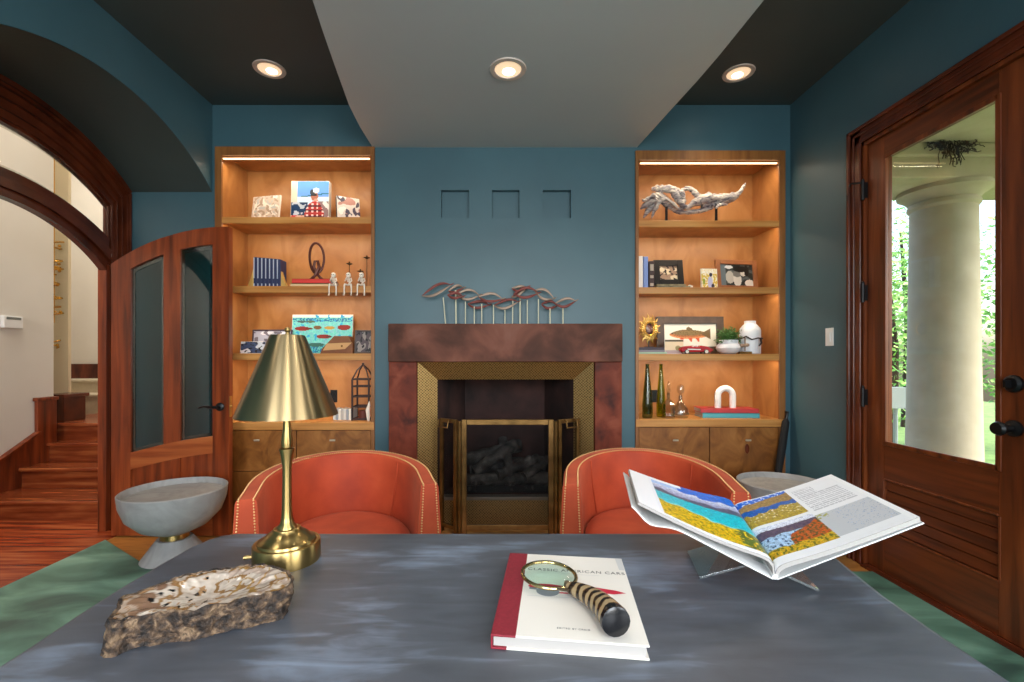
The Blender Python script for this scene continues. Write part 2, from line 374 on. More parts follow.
# stairs: four treads up to a landing, then pale stone steps
t = thing('staircase', 'red wooden staircase with dark skirting rising in the hall behind the arch', 'staircase', (-3.4, 3.42, 0))
st = [(3.42, 3.77, .147), (3.77, 4.0, .308), (4.0, 4.14, .468), (4.14, 5.36, .623)]
z0 = 0
for y0, y1, z in st:
    bm = NB(); box(bm, -3.95 if y1 < 4.1 else -4.26, -2.84, y0, y1+.02, z0, z-.03); obj('riser', bm, M['stair'], t)
    bm = NB(); box(bm, -3.95 if y1 < 4.1 else -4.26, -2.84, y0-.025, y1+.0, z-.03, z); obj('tread', bm, M['stair'], t, bevel=.008)
    z0 = 0
bm = NB()
prism(bm, [(-3.949, 2.2, 0), (-3.949, 4.07, 0), (-3.949, 4.07, .853), (-3.949, 3.90, .853), (-3.949, 3.90, .58), (-3.949, 3.62, .412), (-3.949, 2.9, .14), (-3.949, 2.2, .14)], (.03, 0, 0))
prism(bm, [(-3.949, 3.905, .585), (-3.949, 3.62, .425), (-3.949, 2.9, .15), (-3.949, 2.9, .135), (-3.949, 3.62, .40), (-3.949, 3.93, .575)], (.045, 0, 0))
box(bm, -3.949, -3.90, 3.885, 4.07, .84, .87)
obj('skirting', bm, M['mahog'], t, bevel=.004)
bm = NB(); box(bm, -4.16, -3.98, 4.2, 4.42, .623, .86); box(bm, -4.18, -3.96, 4.18, 4.44, .84, .875)
obj('dark_plinth', bm, M['darkmahog'], t, bevel=.004)
t = thing('stone_steps', 'pale stone steps beyond the wooden landing in the hall', 'steps', (-4.2, 5.36, 0))
for i, (y0, z) in enumerate([(5.36, .785), (5.62, .94)]):
    bm = NB(); box(bm, -6, -2.85, y0, 6.045, 0, z-.03); obj('stone_riser', bm, M['stone'], t)
    bm = NB(); box(bm, -6, -2.85, y0-.03, 6.045, z-.03, z); obj('stone_tread', bm, M['stone'], t, bevel=.005)
bm = NB(); box(bm, -6, -2.75, 6.02, 6.05, .94, 1.13); struct('baseboard_hall', bm, M['darkmahog'])
# thermostat
t = thing('thermostat', 'white thermostat on the pale hall wall seen through the arch', 'thermostat', (-3.949, 3.70, 1.49))
bm = NB(); box(bm, -3.949, -3.915, 3.63, 3.78, 1.445, 1.545); obj('body', bm, M['white'], t, bevel=.008)
bm = NB(); box(bm, -3.915, -3.913, 3.65, 3.76, 1.515, 1.535); obj('display', bm, base('display_grey', '#6d7370', .3), t)
# gold wall ornament in the hall
t = thing('hanging_ornament', 'gold swirled hanging ornament in the far hall alcove', 'ornament', (-4.4, 4.50, 3.2))
bm = NB(); tube(bm, [(-4.36, 4.50, 4.4), (-4.36, 4.50, 1.55)], .004, 6); obj('cord', bm, M['gold'], t)
for k, (py, s) in enumerate([(246, .05), (264, .045), (271, .05), (285, .03), (298, .05), (312, .06), (345, .03)]):
    bm = NB(); zz = Z(py, 4.5)
    tube(bm, [(-4.36+s*math.cos(a*.55+k)*(1+.05*a), 4.50+s*math.sin(a*.55+k), zz+.006*a-.03) for a in range(14)], .008, 6); ball(bm, (-4.36+s, 4.50, zz), .014)
    obj('gold_swirl', bm, M['gold'], t, smooth=True)

# ------------------------------------------------------------------ arched wooden door frame with transom
FXP = -2.77
CV = {'out': (1.310, 1.424, .855), 'gt': (1.223, 1.291, .73), 'gb': (1.339, .920, .73), 'op': (1.015, 1.083, .70)}
def cpt(k, s): R_, zc_, hs = CV[k]; return (YC+hs*s, zc_+math.sqrt(R_*R_-(hs*s)**2))
def arch_band(bm, x0, x1, ka, kb, fa, fb, n=48):
    """band between fractions fa..fb of the way from curve ka to curve kb"""
    def p(f, s):
        a, b = cpt(ka, s), cpt(kb, s); return (a[0]+(b[0]-a[0])*f, a[1]+(b[1]-a[1])*f)
    S_ = [-1+2*k/n for k in range(n+1)]
    ribbon(bm, [(x0, *p(fa, s)) for s in S_], [(x0, *p(fb, s)) for s in S_], (x1-x0, 0, 0))
t = thing('arched_door_frame', 'dark mahogany arched door frame with curved transom in the left opening', 'door frame', (FXP, YC, 0))
bm = NB()
steps = [(0, .08, .02), (.08, .28, .035), (.28, .34, .052), (.34, .56, .032), (.56, .62, .058), (.62, .80, .045), (.80, .87, .072), (.87, 1.0, .088)]
for a, b, x in steps: arch_band(bm, FXP-.02, FXP+x, 'gt', 'out', a, b)
obj('arch_casing', bm, M['darkmahog'], t)
for s in (1, -1):
    bm = NB()
    for a, b, x in steps:
        y0, y1 = sorted((YC+s*(.73+.125*a), YC+s*(.73+.125*b))); zz = 2.27+(2.415-2.27)*(a+b)/2; box(bm, FXP-.02, FXP+x, y0, y1, 0, zz)
    obj('side_casing', bm, M['darkmahog'] , t, bevel=.003)
    bm = NB(); y0, y1 = sorted((YC+s*.70, YC+s*.735)); box(bm, FXP-.03, FXP+.03, y0, y1, 0, 1.86); obj('jamb', bm, M['mahog'] , t, bevel=.003)
bm = NB()
arch_band(bm, FXP-.02, FXP+.03, 'op', 'gb', .62, 1.0); arch_band(bm, FXP-.02, FXP+.055, 'op', 'gb', .30, .62); arch_band(bm, FXP-.02, FXP+.035, 'op', 'gb', 0, .30)
obj('transom_bar', bm, M['darkmahog'], t)
bm = NB(); arch_band(bm, FXP-.004, FXP+.002, 'gb', 'gt', 0, 1); g = obj('transom_pane', bm, M['clear'], t)
bm = NB(); arch_band(bm, FXP+.002, FXP+.006, 'gb', 'gt', .90, 1); arch_band(bm, FXP+.002, FXP+.006, 'gb', 'gt', 0, .08)
obj('pane_bevel', bm, pane('transom_bevel', '#f0f0ec', 5, .1), t)

# ------------------------------------------------------------------ open arched door leaf
LY0, LY1 = 3.095, 3.14; LX0, LX1 = -2.618, -1.825; LW = LX1-LX0
def ltop(x):
    s = (x-LX0)/LW; return .84+math.sqrt(1.243**2-(.75*(1-s))**2)+.008
t = thing('door', 'open mahogany arched door with two tall glass panes beside the left bookcase', 'door', (LX0, 3.117, 0))
def lx(px): return X(px, 3.10)
gx = [(lx(131), lx(164)), (lx(180.5), lx(213))]
def gtop(x): return ltop(x)-.115
def gbot(x): s = (x-LX0)/LW; return Z(458, 3.1)+.12*math.sin(s*math.pi/2)+.035*s
def rbot(x): return gbot(x)-.115
def strip(bm, x0, x1, f0, f1, y0=LY0, y1=LY1, n=10):
    xs_ = [x0+(x1-x0)*i/n for i in range(n+1)]
    ribbon(bm, [(a, y0, f0(a)) for a in xs_], [(a, y0, f1(a)) for a in xs_], (0, y1-y0, 0))
zero = lambda x: .012
bm = NB(); strip(bm, LX0, gx[0][0], zero, ltop, n=3); strip(bm, gx[1][1], LX1, zero, ltop, n=2); obj('stile', bm, M['mahog'], t)
bm = NB(); strip(bm, gx[0][1], gx[1][0], gbot, ltop, n=1); obj('mullion', bm, M['mahog'], t)
bm = NB()
for a, b in gx: strip(bm, a, b, gtop, ltop)
obj('top_rail', bm, M['mahog'], t)
bm = NB(); strip(bm, gx[0][0], gx[1][1], rbot, gbot, n=20); strip(bm, gx[0][0], gx[1][1], zero, lambda x: .16); obj('lower_rail', bm, mixmat('arched_rail_mahogany', ['#803918', '#9a4f26', '#ab6234'], scale=(.5, 4, 6), nscale=4, rough=.3), t)
bm = NB(); strip(bm, gx[0][0], gx[1][1], lambda x: .16, rbot, LY0+.018, LY1-.012, 16); obj('lower_panel', bm, M['mahog'], t)
bm = NB(); m_ = (gx[0][1]+gx[1][0])/2; strip(bm, m_-.05, m_+.05, lambda x: .16, rbot, LY0+.004, LY1-.004, 3); obj('lower_stile', bm, M['mahog'], t)
for a, b in gx:
    bm = NB(); strip(bm, a, b, gbot, gtop, LY0+.018, LY0+.024); p = obj('glass_pane', bm, M['doorglass'], t)
    bm = NB(); w_ = .022
    strip(bm, a, a+w_, gbot, gtop, LY0+.013, LY0+.018, 2); strip(bm, b-w_, b, gbot, gtop, LY0+.013, LY0+.018, 2)
    strip(bm, a+w_, b-w_, lambda x: gtop(x)-w_*1.4, gtop, LY0+.013, LY0+.018); strip(bm, a+w_, b-w_, gbot, lambda x: gbot(x)+w_, LY0+.013, LY0+.018)
    obj('pane_bevel', bm, M['bevel'], t)
hz = Z(407, 3.08); hxx = X(219, 3.08)
bm = NB(); lathe(bm, [(0, 0), (.028, 0), (.028, .01), (.018, .016), (0, .016)], m=Matrix.Translation((hxx, LY0, hz)) @ Matrix.Rotation(R90, 4, 'X'), seg=20)
tube(bm, [(hxx, LY0-.01, hz), (hxx, LY0-.045, hz), (hxx-.03, LY0-.05, hz+.002), (hxx-.08, LY0-.047, hz+.006), (hxx-.12, LY0-.045, hz-.004)], [.009, .009, .009, .007, .005], 8)
obj('door_handle', bm, M['black'], t, smooth=True)
bm = NB(); box(bm, LX1-.001, LX1+.002, LY0+.008, LY1-.008, hz-.07, hz+.07); ball(bm, (LX1+.003, (LY0+LY1)/2, hz), .008); obj('latch_plate', bm, M['brass'], t)

# ------------------------------------------------------------------ right exterior door
t = thing('door_casing', 'dark walnut moulded casing around the glazed exterior door', 'door frame', (XR, 2.2, 0))
bm = NB()
for o_, i_, th in ((.10, 0, .014), (.10, .078, .026), (.026, .0, .020), (.062, .048, .020)):
    box(bm, XR-th, XR, DY1+i_-.005, DY1+o_-.005, 0, DZ+o_)
    box(bm, XR-th, XR, DY0-o_+.005, DY0-i_+.005, 0, DZ+o_)
    box(bm, XR-th, XR, DY0-o_+.005, DY1+o_-.005, DZ+i_, DZ+o_)
obj('casing', bm, M['darkmahog'], t, bevel=.004)
bm = NB(); box(bm, XR-.006, XR+.14, DY1-.02, DY1, 0, DZ); box(bm, XR-.006, XR+.14, DY0, DY0+.02, 0, DZ); box(bm, XR-.006, XR+.14, DY0, DY1, DZ-.02, DZ); obj('jamb', bm, M['doorwood'], t)
bm = NB(); box(bm, XR-.03, XR+.14, DY0+.02, DY1-.02, 0, .018); obj('threshold', bm, M['darkmahog'], t)
t = thing('door', 'walnut exterior door with tall glass pane and grooved lower panel on the right wall', 'door', (XR+.03, DY1-.02, 0))
dx0, dx1 = XR+.012, XR+.057; y0, y1 = DY0+.022, DY1-.022; zt = DZ-.022
GY0, GY1, GZ0, GZ1 = 1.967, 2.552, .735, 2.325
bm = NB(); box(bm, dx0, dx1, GY1, y1, .02, zt); obj('stile', bm, M['doorwood'], t, bevel=.003)
bm = NB(); box(bm, dx0, dx1, y0, GY0, .02, zt); obj('stile', bm, M['doorwood'], t, bevel=.003)
bm = NB(); box(bm, dx0, dx1, GY0, GY1, GZ1, zt); obj('top_rail', bm, M['doorwoodh'], t)
bm = NB(); box(bm, dx0, dx1, GY0, GY1, .53, GZ0); obj('lock_rail', bm, M['doorwoodh'], t)
bm = NB(); box(bm, dx0, dx1, GY0, GY1, .02, .255); obj('bottom_rail', bm, M['doorwoodh'], t)
bm = NB(); n = 5
for i in range(n):
    a = .257+(.528-.257)*i/n; b = .257+(.528-.257)*(i+1)/n
    prism(bm, [(dx0+.022, GY0, a+.002), (dx0+.022, GY0, b), (dx0+.016, GY0, b-.004), (dx0+.006, GY0, a+.006)], (0, GY1-GY0, 0))
box(bm, dx0+.02, dx1-.005, GY0, GY1, .255, .53)
obj('grooved_panel', bm, M['doorwoodh'], t)
bm = NB(); q = .012
box(bm, dx0-.004, dx0+.01, GY0-q, GY0+q, GZ0-q, GZ1+q); box(bm, dx0-.004, dx0+.01, GY1-q, GY1+q, GZ0-q, GZ1+q)
box(bm, dx0-.004, dx0+.01, GY0, GY1, GZ0-q, GZ0+q); box(bm, dx0-.004, dx0+.01, GY0, GY1, GZ1-q, GZ1+q)
box(bm, dx0-.004, dx0+.006, GY0-.01, GY0, .255, .53); box(bm, dx0-.004, dx0+.006, GY1, GY1+.01, .255, .53); box(bm, dx0-.004, dx0+.006, GY0, GY1, .53, .54); box(bm, dx0-.004, dx0+.006, GY0, GY1, .247, .257)
obj('glazing_bead', bm, M['doorwood'], t, bevel=.003)
bm = NB(); box(bm, dx0+.018, dx0+.024, GY0, GY1, GZ0, GZ1); obj('glass_pane', bm, M['rightglass'], t)
Ry = Matrix.Rotation(-R90, 4, 'Y')
bm = NB(); lathe(bm, [(0, 0), (.036, 0), (.036, .012), (.026, .02), (0, .02)], m=Matrix.Translation((dx0, 1.905, 1.10)) @ Ry, seg=24); box(bm, dx0-.045, dx0-.018, 1.90, 1.91, 1.085, 1.115); obj('deadbolt', bm, M['black'], t, smooth=True)
bm = NB(); lathe(bm, [(0, 0), (.034, 0), (.034, .01), (.015, .018), (.013, .045), (.026, .055), (.03, .068), (.024, .08), (0, .084)], m=Matrix.Translation((dx0, 1.905, .915)) @ Ry, seg=24, sy=1.0); obj('door_knob', bm, M['black'], t, smooth=True)
for zc_ in (2.18, 1.585, .98):
    bm = NB(); tube(bm, [(XR-.012, DY1-.018, zc_-.055), (XR-.012, DY1-.018, zc_+.055)], .009, 10); box(bm, XR-.008, XR+.01, DY1-.026, DY1-.018, zc_-.045, zc_+.045); ball(bm, (XR-.012, DY1-.018, zc_+.06), .008); 
    if zc_ > 2: tube(bm, [(XR-.02, DY1-.018, zc_+.045), (XR-.07, DY1+.0, zc_+.045), (XR-.075, DY1+.0, zc_+.03)], .005, 6)
    obj('hinge', bm, M['black'], t)
# light switch
t = thing('light_switch', 'white light switch on the teal wall left of the exterior door', 'light switch', (XR, 2.955, 1.345))
bm = NB(); box(bm, XR-.006, XR, 2.92, 2.99, 1.285, 1.40); obj('switch_plate', bm, M['white'], t, bevel=.002)
bm = NB(); box(bm, XR-.012, XR-.006, 2.94, 2.97, 1.31, 1.375); obj('rocker', bm, M['white'], t, bevel=.002)

# ------------------------------------------------------------------ outside
bm = NB(); box(bm, XR+.14, 14, -4, 14, -.2, -.05); struct('ground', bm, M['grass'])
bm = NB(); box(bm, XR+.14, 4.2, -1, 4.4, -.05, 0); struct('porch_floor', bm, M['column'])
t = thing('porch_column', 'round cream stone column standing on the porch outside the door', 'column', (3.225, 3.35, 0))
bm = NB(); lathe(bm, [(0, 0), (.29, 0), (.29, .07), (.26, .09), (.24, .13), (.215, .15), (.198, 1.2), (.185, 2.30)], (3.225, 3.35, 0), 48); obj('shaft', bm, M['column'], t, smooth=True)
bm = NB(); lathe(bm, [(.185, 2.28), (.20, 2.30), (.20, 2.32), (.19, 2.335), (.215, 2.37), (.26, 2.40), (.26, 2.43), (0, 2.43)], (3.225, 3.35, 0), 48); obj('capital', bm, M['column'], t, smooth=True)
bm = NB(); box(bm, 2.26, 7, 3.12, 3.58, 2.43, 2.58); box(bm, 2.26, 7, 3.09, 3.61, 2.57, 2.66); struct('trim_porch_beam', bm, M['column'], bevel=.01)
bm = NB(); box(bm, 2.26, 4.2, -1, 3.6, 2.66, 2.76); struct('ceiling_porch', bm, M['column'])
bm = NB()
for k in range(90):
    a = random.uniform(-.16, .16); zz = 2.655-abs(random.gauss(0, .03)); p = [Vector((3.02+a, 3.075, zz))]
    for i in range(5): p.append(p[-1]+Vector((random.uniform(-.022, .022), random.uniform(-.012, .008), random.uniform(-.030, .016)*(1.7 if abs(a) < .06 else .35))))
    tube(bm, p, .0028, 4)
solo('bird_nest', bm, M['twig'], 'dark twiggy nest clinging under the porch ceiling above the column', 'nest', origin=(3.02, 3.08, 2.6))
def tree(x, y, h, r, label, name='leafy_tree'):
    t = thing(name, label, 'tree', (x, y, -.05), group='trees beyond the porch')
    bm = NB(); tube(bm, [(x, y, -.1), (x+.05, y, h*.4), (x-.04, y+.05, h*.8)], [.07, .05, .02], 8); obj('trunk', bm, M['twig'], t)
    for mt, nm in ((M['leaf'], 'foliage'), (M['leaf2'], 'new_leaves')):
        bm = NB()
        for k in range(1500):
            u = Vector((random.gauss(0, 1), random.gauss(0, 1), random.gauss(0, 1))).normalized()*random.random()**.4
            c = Vector((x+u.x*r, y+u.y*r, h*.52+u.z*h*.46))
            a = Vector((random.uniform(-1, 1), random.uniform(-1, 1), random.uniform(-1, 1))).normalized(); b = a.orthogonal().normalized(); s = random.uniform(.03, .06)
            face(bm, [c-a*s, c+b*s*.5, c+a*s, c-b*s*.5])
        obj(nm, bm, mt, t)
tree(5.35, 6.3, 3.4, .8, 'light green tree showing left of the porch column')
tree(7.4, 8.4, 4.4, 1.1, 'taller green tree behind the left side of the porch column')
tree(7.05, 6.0, 3.6, .8, 'green tree showing right of the porch column near the glass edge')
bm = NB(); tube(bm, [(4.17, 4.85, -.05), (4.17, 4.85, .72)], .02, 8); box(bm, 4.08, 4.26, 4.80, 4.90, .68, .90)
solo('utility_box', bm, base('utility_grey', '#8d9697', .6), 'small grey box standing outside at left of the porch column', 'utility box', origin=(4.15, 4.85, -.05))

# ------------------------------------------------------------------ bookcases
def bookcase(label, x0, x1, tops, pxs, lip, seam, drawers, fl, fr, tpx, dl):
    t = thing('bookcase', label, 'bookcase', ((x0+x1)/2, D, 0), group='built-in bookcases beside the fireplace')
    yb = D+.38; zt = Z(tpx, D)-.002
    bm = NB(); box(bm, x0+.001, x1-.001, yb, yb+.02, .05, zt); obj('back_panel', bm, M['shelfwood'], t)
    for a, b in ((x0+.002, x0+.024), (x1-.024, x1-.002)):
        bm = NB(); box(bm, a, b, D+.002, yb, .05, zt); obj('side_panel', bm, M['shelfwood'], t)
    bm = NB(); box(bm, x0+.002, x1-.002, D+.002, yb, zt-.02, zt); obj('top_panel', bm, M['shelfwood'], t)
    bm = NB(); box(bm, x0, x0+fl, D-.015, D+.004, 0, zt+.004); obj('frame_stile', bm, M['caseframe'], t, bevel=.002)
    bm = NB(); box(bm, x1-fr, x1, D-.015, D+.004, 0, zt+.004); obj('frame_stile', bm, M['caseframe'], t, bevel=.002)
    bm = NB(); box(bm, x0+fl, x1-fr, D-.015, D+.004, Z(tpx+dl-1, D), zt+.004); obj('frame_header', bm, M['caseframe'], t, bevel=.002)
    inx0, inx1 = x0+.0245, x1-.0245
    zs = []
    for i, z in enumerate(tops):
        zs.append(z)
        bm = NB(); box(bm, inx0, inx1, D+.003, yb, z-.022, z); obj('shelf', bm, M['shelfwood'], t)
        bm = NB(); box(bm, x0+fl-.002, x1-fr+.002, D-.012, D+.006, z-.047, z+.0004); obj('shelf_lip', bm, M['shelfedge'], t, bevel=.002)
    # counter
    cz = lip
    bm = NB(); box(bm, x0+.002, x1-.002, D-.02, yb, cz-.055, cz); obj('countertop', bm, M['shelfedge'], t, bevel=.003)
    # led strips under each bay
    for k, z in enumerate([zt-.02]+[q-.022 for q in zs]):
        bm = NB(); h = .006 if k else .004
        zz = z
        box(bm, inx0+.02, inx1-.02, D+.012, D+.024, z-h if k else Z(tpx+dl+1.3, D), z if k else Z(tpx+dl+.2, D))
        obj('light_strip', bm, M['led'], t)
        area('bay_light', ((x0+x1)/2, D+.03, (z if k else Z(tpx+dl+1.5, D))-.012), (math.radians(18), 0, 0), x1-x0-.12, .02, 3.2 if k else 3.6, WARM)
    # lower cabinet
    yf = D-.012
    bm = NB(); box(bm, x0+fl, x1-fr, D+.006, D+.02, .05, cz-.055); obj('cabinet_body', bm, M['burlfront'], t)
    bm = NB(); box(bm, x0+fl, x1-fr, D+.0, yb, 0, .07); obj('plinth', bm, M['caseframe'], t)
    xs = [x0+fl, seam, x1-fr]
    for i in range(2):
        a, b = xs[i]+.003, xs[i+1]-.003
        dz = Z(471, D)
        if drawers:
            bm = NB(); box(bm, a, b, yf, D+.005, dz+.003, cz-.06); p = obj('drawer', bm, M['burlfront'], t, bevel=.002)
            bm = NB(); box(bm, a, b, yf, D+.005, .08, dz-.003); obj('cabinet_door', bm, M['burlfront'], t, bevel=.002)
        else:
            bm = NB(); box(bm, a, b, yf, D+.005, .08, cz-.06); p = obj('cabinet_door', bm, M['burlfront'], t, bevel=.002)
        kx = X(pxs[i], D); kz = Z(439.5, D)
        bm = NB(); tube(bm, [(kx, yf, kz), (kx, yf-.018, kz)], .005, 8); box(bm, kx-.02, kx+.02, yf-.026, yf-.016, kz-.006, kz+.006); obj('knob', bm, base('pale_knob', '#cfc4ae', .3, .6), p, bevel=.002)
        if not drawers and i == 1:
            bm = NB(); lathe(bm, [(0, 0), (.014, 0), (.016, .004), (0, .006)], m=Matrix.Translation((kx, yf, kz-.065)) @ Matrix.Rotation(R90, 4, 'X') @ Matrix.Diagonal((1, 2.2, 1, 1)), seg=16); obj('key_plate', bm, M['darkmahog'], p)
    return t
LB = bookcase('honey wood bookcase left of the fireplace behind the brass lamp', BL0, BL1, [Z(217.5, D), Z(286.3, D), Z(353.5, D)], (259, 334), Z(422, D), X(297, D), True, .050, .026, 147.5, 9.5)
RB = bookcase('honey wood bookcase right of the fireplace with driftwood on top shelf', BR0, BR1, [Z(221, D), Z(287.5, D), Z(354, D)], (674, 746), Z(419, D), X(709, D), False, .024, .046, 151.5, 10)
def outlet(par, px, py, h):
    d = D+.38; bm = NB(); box(bm, X(px, d)-.028, X(px, d)+.028, d-.008, d, Z(py, d)-h, Z(py, d)+h); o = obj('power_outlet', bm, M['black'], par, bevel=.002, label='black power outlet')
    bm = NB()
    for s in (-1, 1): box(bm, X(px, d)-.014, X(px, d)+.014, d-.011, d-.008, Z(py, d)+s*h*.45-.014, Z(py, d)+s*h*.45+.014)
    obj('outlet_socket', bm, M['black'], o)
outlet(LB, 334, 396, .05); outlet(RB, 654, 396, .05)

# ------------------------------------------------------------------ fireplace
t = thing('fireplace', 'rusty brown fireplace surround with gold tile border in the centre wall', 'fireplace', (.037, D, 0))
mf = 3.22; mx0, mx1 = X(388, mf), X(622.7, mf); mz0, mz1 = Z(362, mf), Z(323.6, mf); il, ir = X(416.5, mf), X(595, mf)
bm = NB(); box(bm, mx0, mx1, mf, D, mz0, mz1); obj('mantel_header', bm, M['rust'], t, bevel=.006)
bm = NB(); box(bm, mx0+.003, il, mf+.006, D, 0, mz0); obj('mantel_leg', bm, M['rustleg'], t, bevel=.005)
bm = NB(); box(bm, ir, mx1-.003, mf+.006, D, 0, mz0); obj('mantel_leg', bm, M['rustleg'], t, bevel=.005)
# penny tile splay
def tile_mat():
    m = base('gold_penny_tile', '#b08d4f', .3, .75); nt = m.node_tree; N = nt.nodes.new; L = nt.links.new
    tc = N('ShaderNodeTexCoord'); v = N('ShaderNodeTexVoronoi'); v.inputs['Scale'].default_value = 72; v.inputs['Randomness'].default_value = .12
    mp = N('ShaderNodeMapping'); mp.inputs['Scale'].default_value = (1, 0, 1); mp.vector_type = 'TEXTURE'; mp.vector_type = 'POINT'; mp.inputs['Rotation'].default_value = (0, math.radians(45), 0); L(tc.outputs['Object'], mp.inputs[0]); L(mp.outputs[0], v.inputs['Vector']); r = N('ShaderNodeValToRGB'); r.color_ramp.elements[0].color = hx('#b3905a'); r.color_ramp.elements[0].position = .40
    r.color_ramp.elements[1].color = hx('#3d2a12'); r.color_ramp.elements[1].position = .58
    L(v.outputs['Distance'], r.inputs[0]); L(r.outputs[0], nt.nodes['Principled BSDF'].inputs['Base Color'])
    b = N('ShaderNodeBump'); b.inputs['Strength'].default_value = .6; b.inputs['Distance'].default_value = -.004; L(v.outputs['Distance'], b.inputs['Height']); L(b.outputs[0], nt.nodes['Principled BSDF'].inputs['Normal'])
    return m
M['tile'] = tile_mat()
ot, it = 3.262, 3.335; ix0, ix1, iz = X(437.5, it), X(573.5, it), Z(379.5, it)
bm = NB()
prism(bm, [(il, ot, 0), (ix0, it, 0), (ix0, D, 0), (il, D, 0)], (0, 0, 0.0001))
def quad(bm, a, b, c, d): face(bm, [a, b, c, d])
quad(bm, (il, ot, 0), (ix0, it, 0), (ix0, it, iz), (il, ot, mz0)); quad(bm, (ir, ot, 0), (ix1, it, 0), (ix1, it, iz), (ir, ot, mz0)); quad(bm, (il, ot, mz0), (ir, ot, mz0), (ix1, it, iz), (ix0, it, iz))
obj('tile_border', bm, M['tile'], t)
bm = NB(); fz0 = .20
box(bm, ix0, ix1, it, it+.04, 0, fz0-.02); obj('hearth_tile', bm, M['tile'], t)
bm = NB(); box(bm, ix0, ix1, it-.01, it+.06, fz0-.022, fz0+.002); obj('burner_ledge', bm, M['steel'], t, bevel=.002)
bm = NB(); by = 3.86; bx0, bx1 = ix0+.16, ix1-.16
quad(bm, (ix0, it, fz0), (bx0, by, fz0), (bx0, by, iz), (ix0, it, iz)); quad(bm, (ix1, it, fz0), (bx1, by, fz0), (bx1, by, iz), (ix1, it, iz)); quad(bm, (bx0, by, fz0), (bx1, by, fz0), (bx1, by, iz), (bx0, by, iz))
quad(bm, (ix0, it, iz), (ix1, it, iz), (bx1, by, iz), (bx0, by, iz)); quad(bm, (ix0, it, fz0), (ix1, it, fz0), (bx1, by, fz0), (bx0, by, fz0))
obj('firebox', bm, M['soot'], t)
bm = NB(); box(bm, bx0-.03, bx1+.03, 3.44, 3.47, fz0, fz0+.05)
for i in range(9): box(bm, bx0+i*.066, bx0+i*.066+.012, 3.44, 3.75, fz0+.03, fz0+.045)
obj('log_grate', bm, M['black'], t)
def logm(p0, p1, r):
    bm = NB(); n = 14; p0, p1 = Vector(p0), Vector(p1); pts = [p0.lerp(p1, i/n)+Vector((0, nz(i*.4, r*90)*.015, nz(i*.5, 4+r*50)*.02)) for i in range(n+1)]
    tube(bm, pts, [r*(1+.25*nz(i*.9, p0.x*9)) for i in range(n+1)], 14)
    return bm
L_ = [((-.27, 3.50, .29), (.36, 3.52, .28), .05), ((-.24, 3.62, .35), (.36, 3.66, .36), .06), ((-.20, 3.52, .34), (.12, 3.62, .53), .045), ((-.02, 3.46, .33), (.30, 3.58, .42), .042), ((-.28, 3.60, .42), (.16, 3.70, .50), .05), ((.08, 3.48, .36), (.02, 3.72, .55), .036), ((.18, 3.47, .30), (.38, 3.56, .43), .035)]
LOGW = ['long bottom front charred log', 'thick charred log behind the bottom front one', 'charred log crossing up to the top from the left', 'short charred log slanting at the front centre', 'long charred log lying topmost to the left', 'thin charred log leaning up at the centre', 'small charred log at the right end']
for (a, b, r), lw in zip(L_, LOGW):
    b_ = logm(a, b, r); tag(obj('log', b_, M['log'], smooth=True), lw+' in the fire grate', 'log', 'charred logs in the fireplace')
bm = NB()
for k in range(120):
    ball(bm, (random.uniform(ix0+.1, ix1-.1), random.uniform(3.41, 3.70), fz0+random.uniform(.02, .08)), random.uniform(.01, .022), seg=6, rings=4)
tag(obj('embers', bm, M['log']), 'grey ember chips spread under the logs', 'embers', kind='stuff')
# fire screen
t = thing('fire_screen', 'three panel bronze fire screen with dark mesh before the hearth', 'fire screen', (.05, 3.15, 0))
def fpanel(p0, p1, z1, wd, handle=None):
    p0, p1 = Vector((*p0, 0)), Vector((*p1, 0)); dr = (p1-p0); L = dr.length; ang = math.atan2(dr.y, dr.x)
    m = Matrix.Translation(p0) @ Matrix.Rotation(ang, 4, 'Z')
    bm = NB(); th = .011
    box(bm, 0, wd, -th, th, .0, z1, mat=m); box(bm, L-wd, L, -th, th, .0, z1, mat=m)
    box(bm, wd, L-wd, -th, th, z1-wd, z1, mat=m); box(bm, wd, L-wd, -th, th, .03, .03+wd, mat=m)
    f = obj('screen_frame', bm, M['bronze'], t, bevel=.003)
    bm = NB(); box(bm, wd, L-wd, -.001, .001, .03+wd, z1-wd, mat=m); obj('screen_mesh', bm, M['mesh'], f)
    if handle is not None:
        h = handle; bm = NB()
        tube(bm, [m @ Vector((h-.045, -.012, z1-.005)), m @ Vector((h-.045, -.035, z1-.01)), m @ Vector((h-.045, -.04, z1-.055)), m @ Vector((h+.045, -.04, z1-.055)), m @ Vector((h+.045, -.035, z1-.01)), m @ Vector((h+.045, -.012, z1-.005))], .006, 8)
        obj('screen_handle', bm, M['bronze'], f)
cz_ = Z(419.5, 3.15); cx0, cx1 = X(461.5, 3.15), X(553.5, 3.15)
fpanel((cx0, 3.15), (cx1, 3.15), cz_, .036)
fpanel((X(441, 3.26), 3.235), (cx0-.03, 3.14), cz_, .026, .06); fpanel((cx1+.03, 3.14), (X(578, 3.26), 3.235), cz_, .026, .09)
for x in (cx0-.015, cx1+.015):
    bm = NB(); tube(bm, [(x, 3.15, .0), (x, 3.15, cz_-.01)], .014, 8); obj('hinge_post', bm, M['bronze'], t)

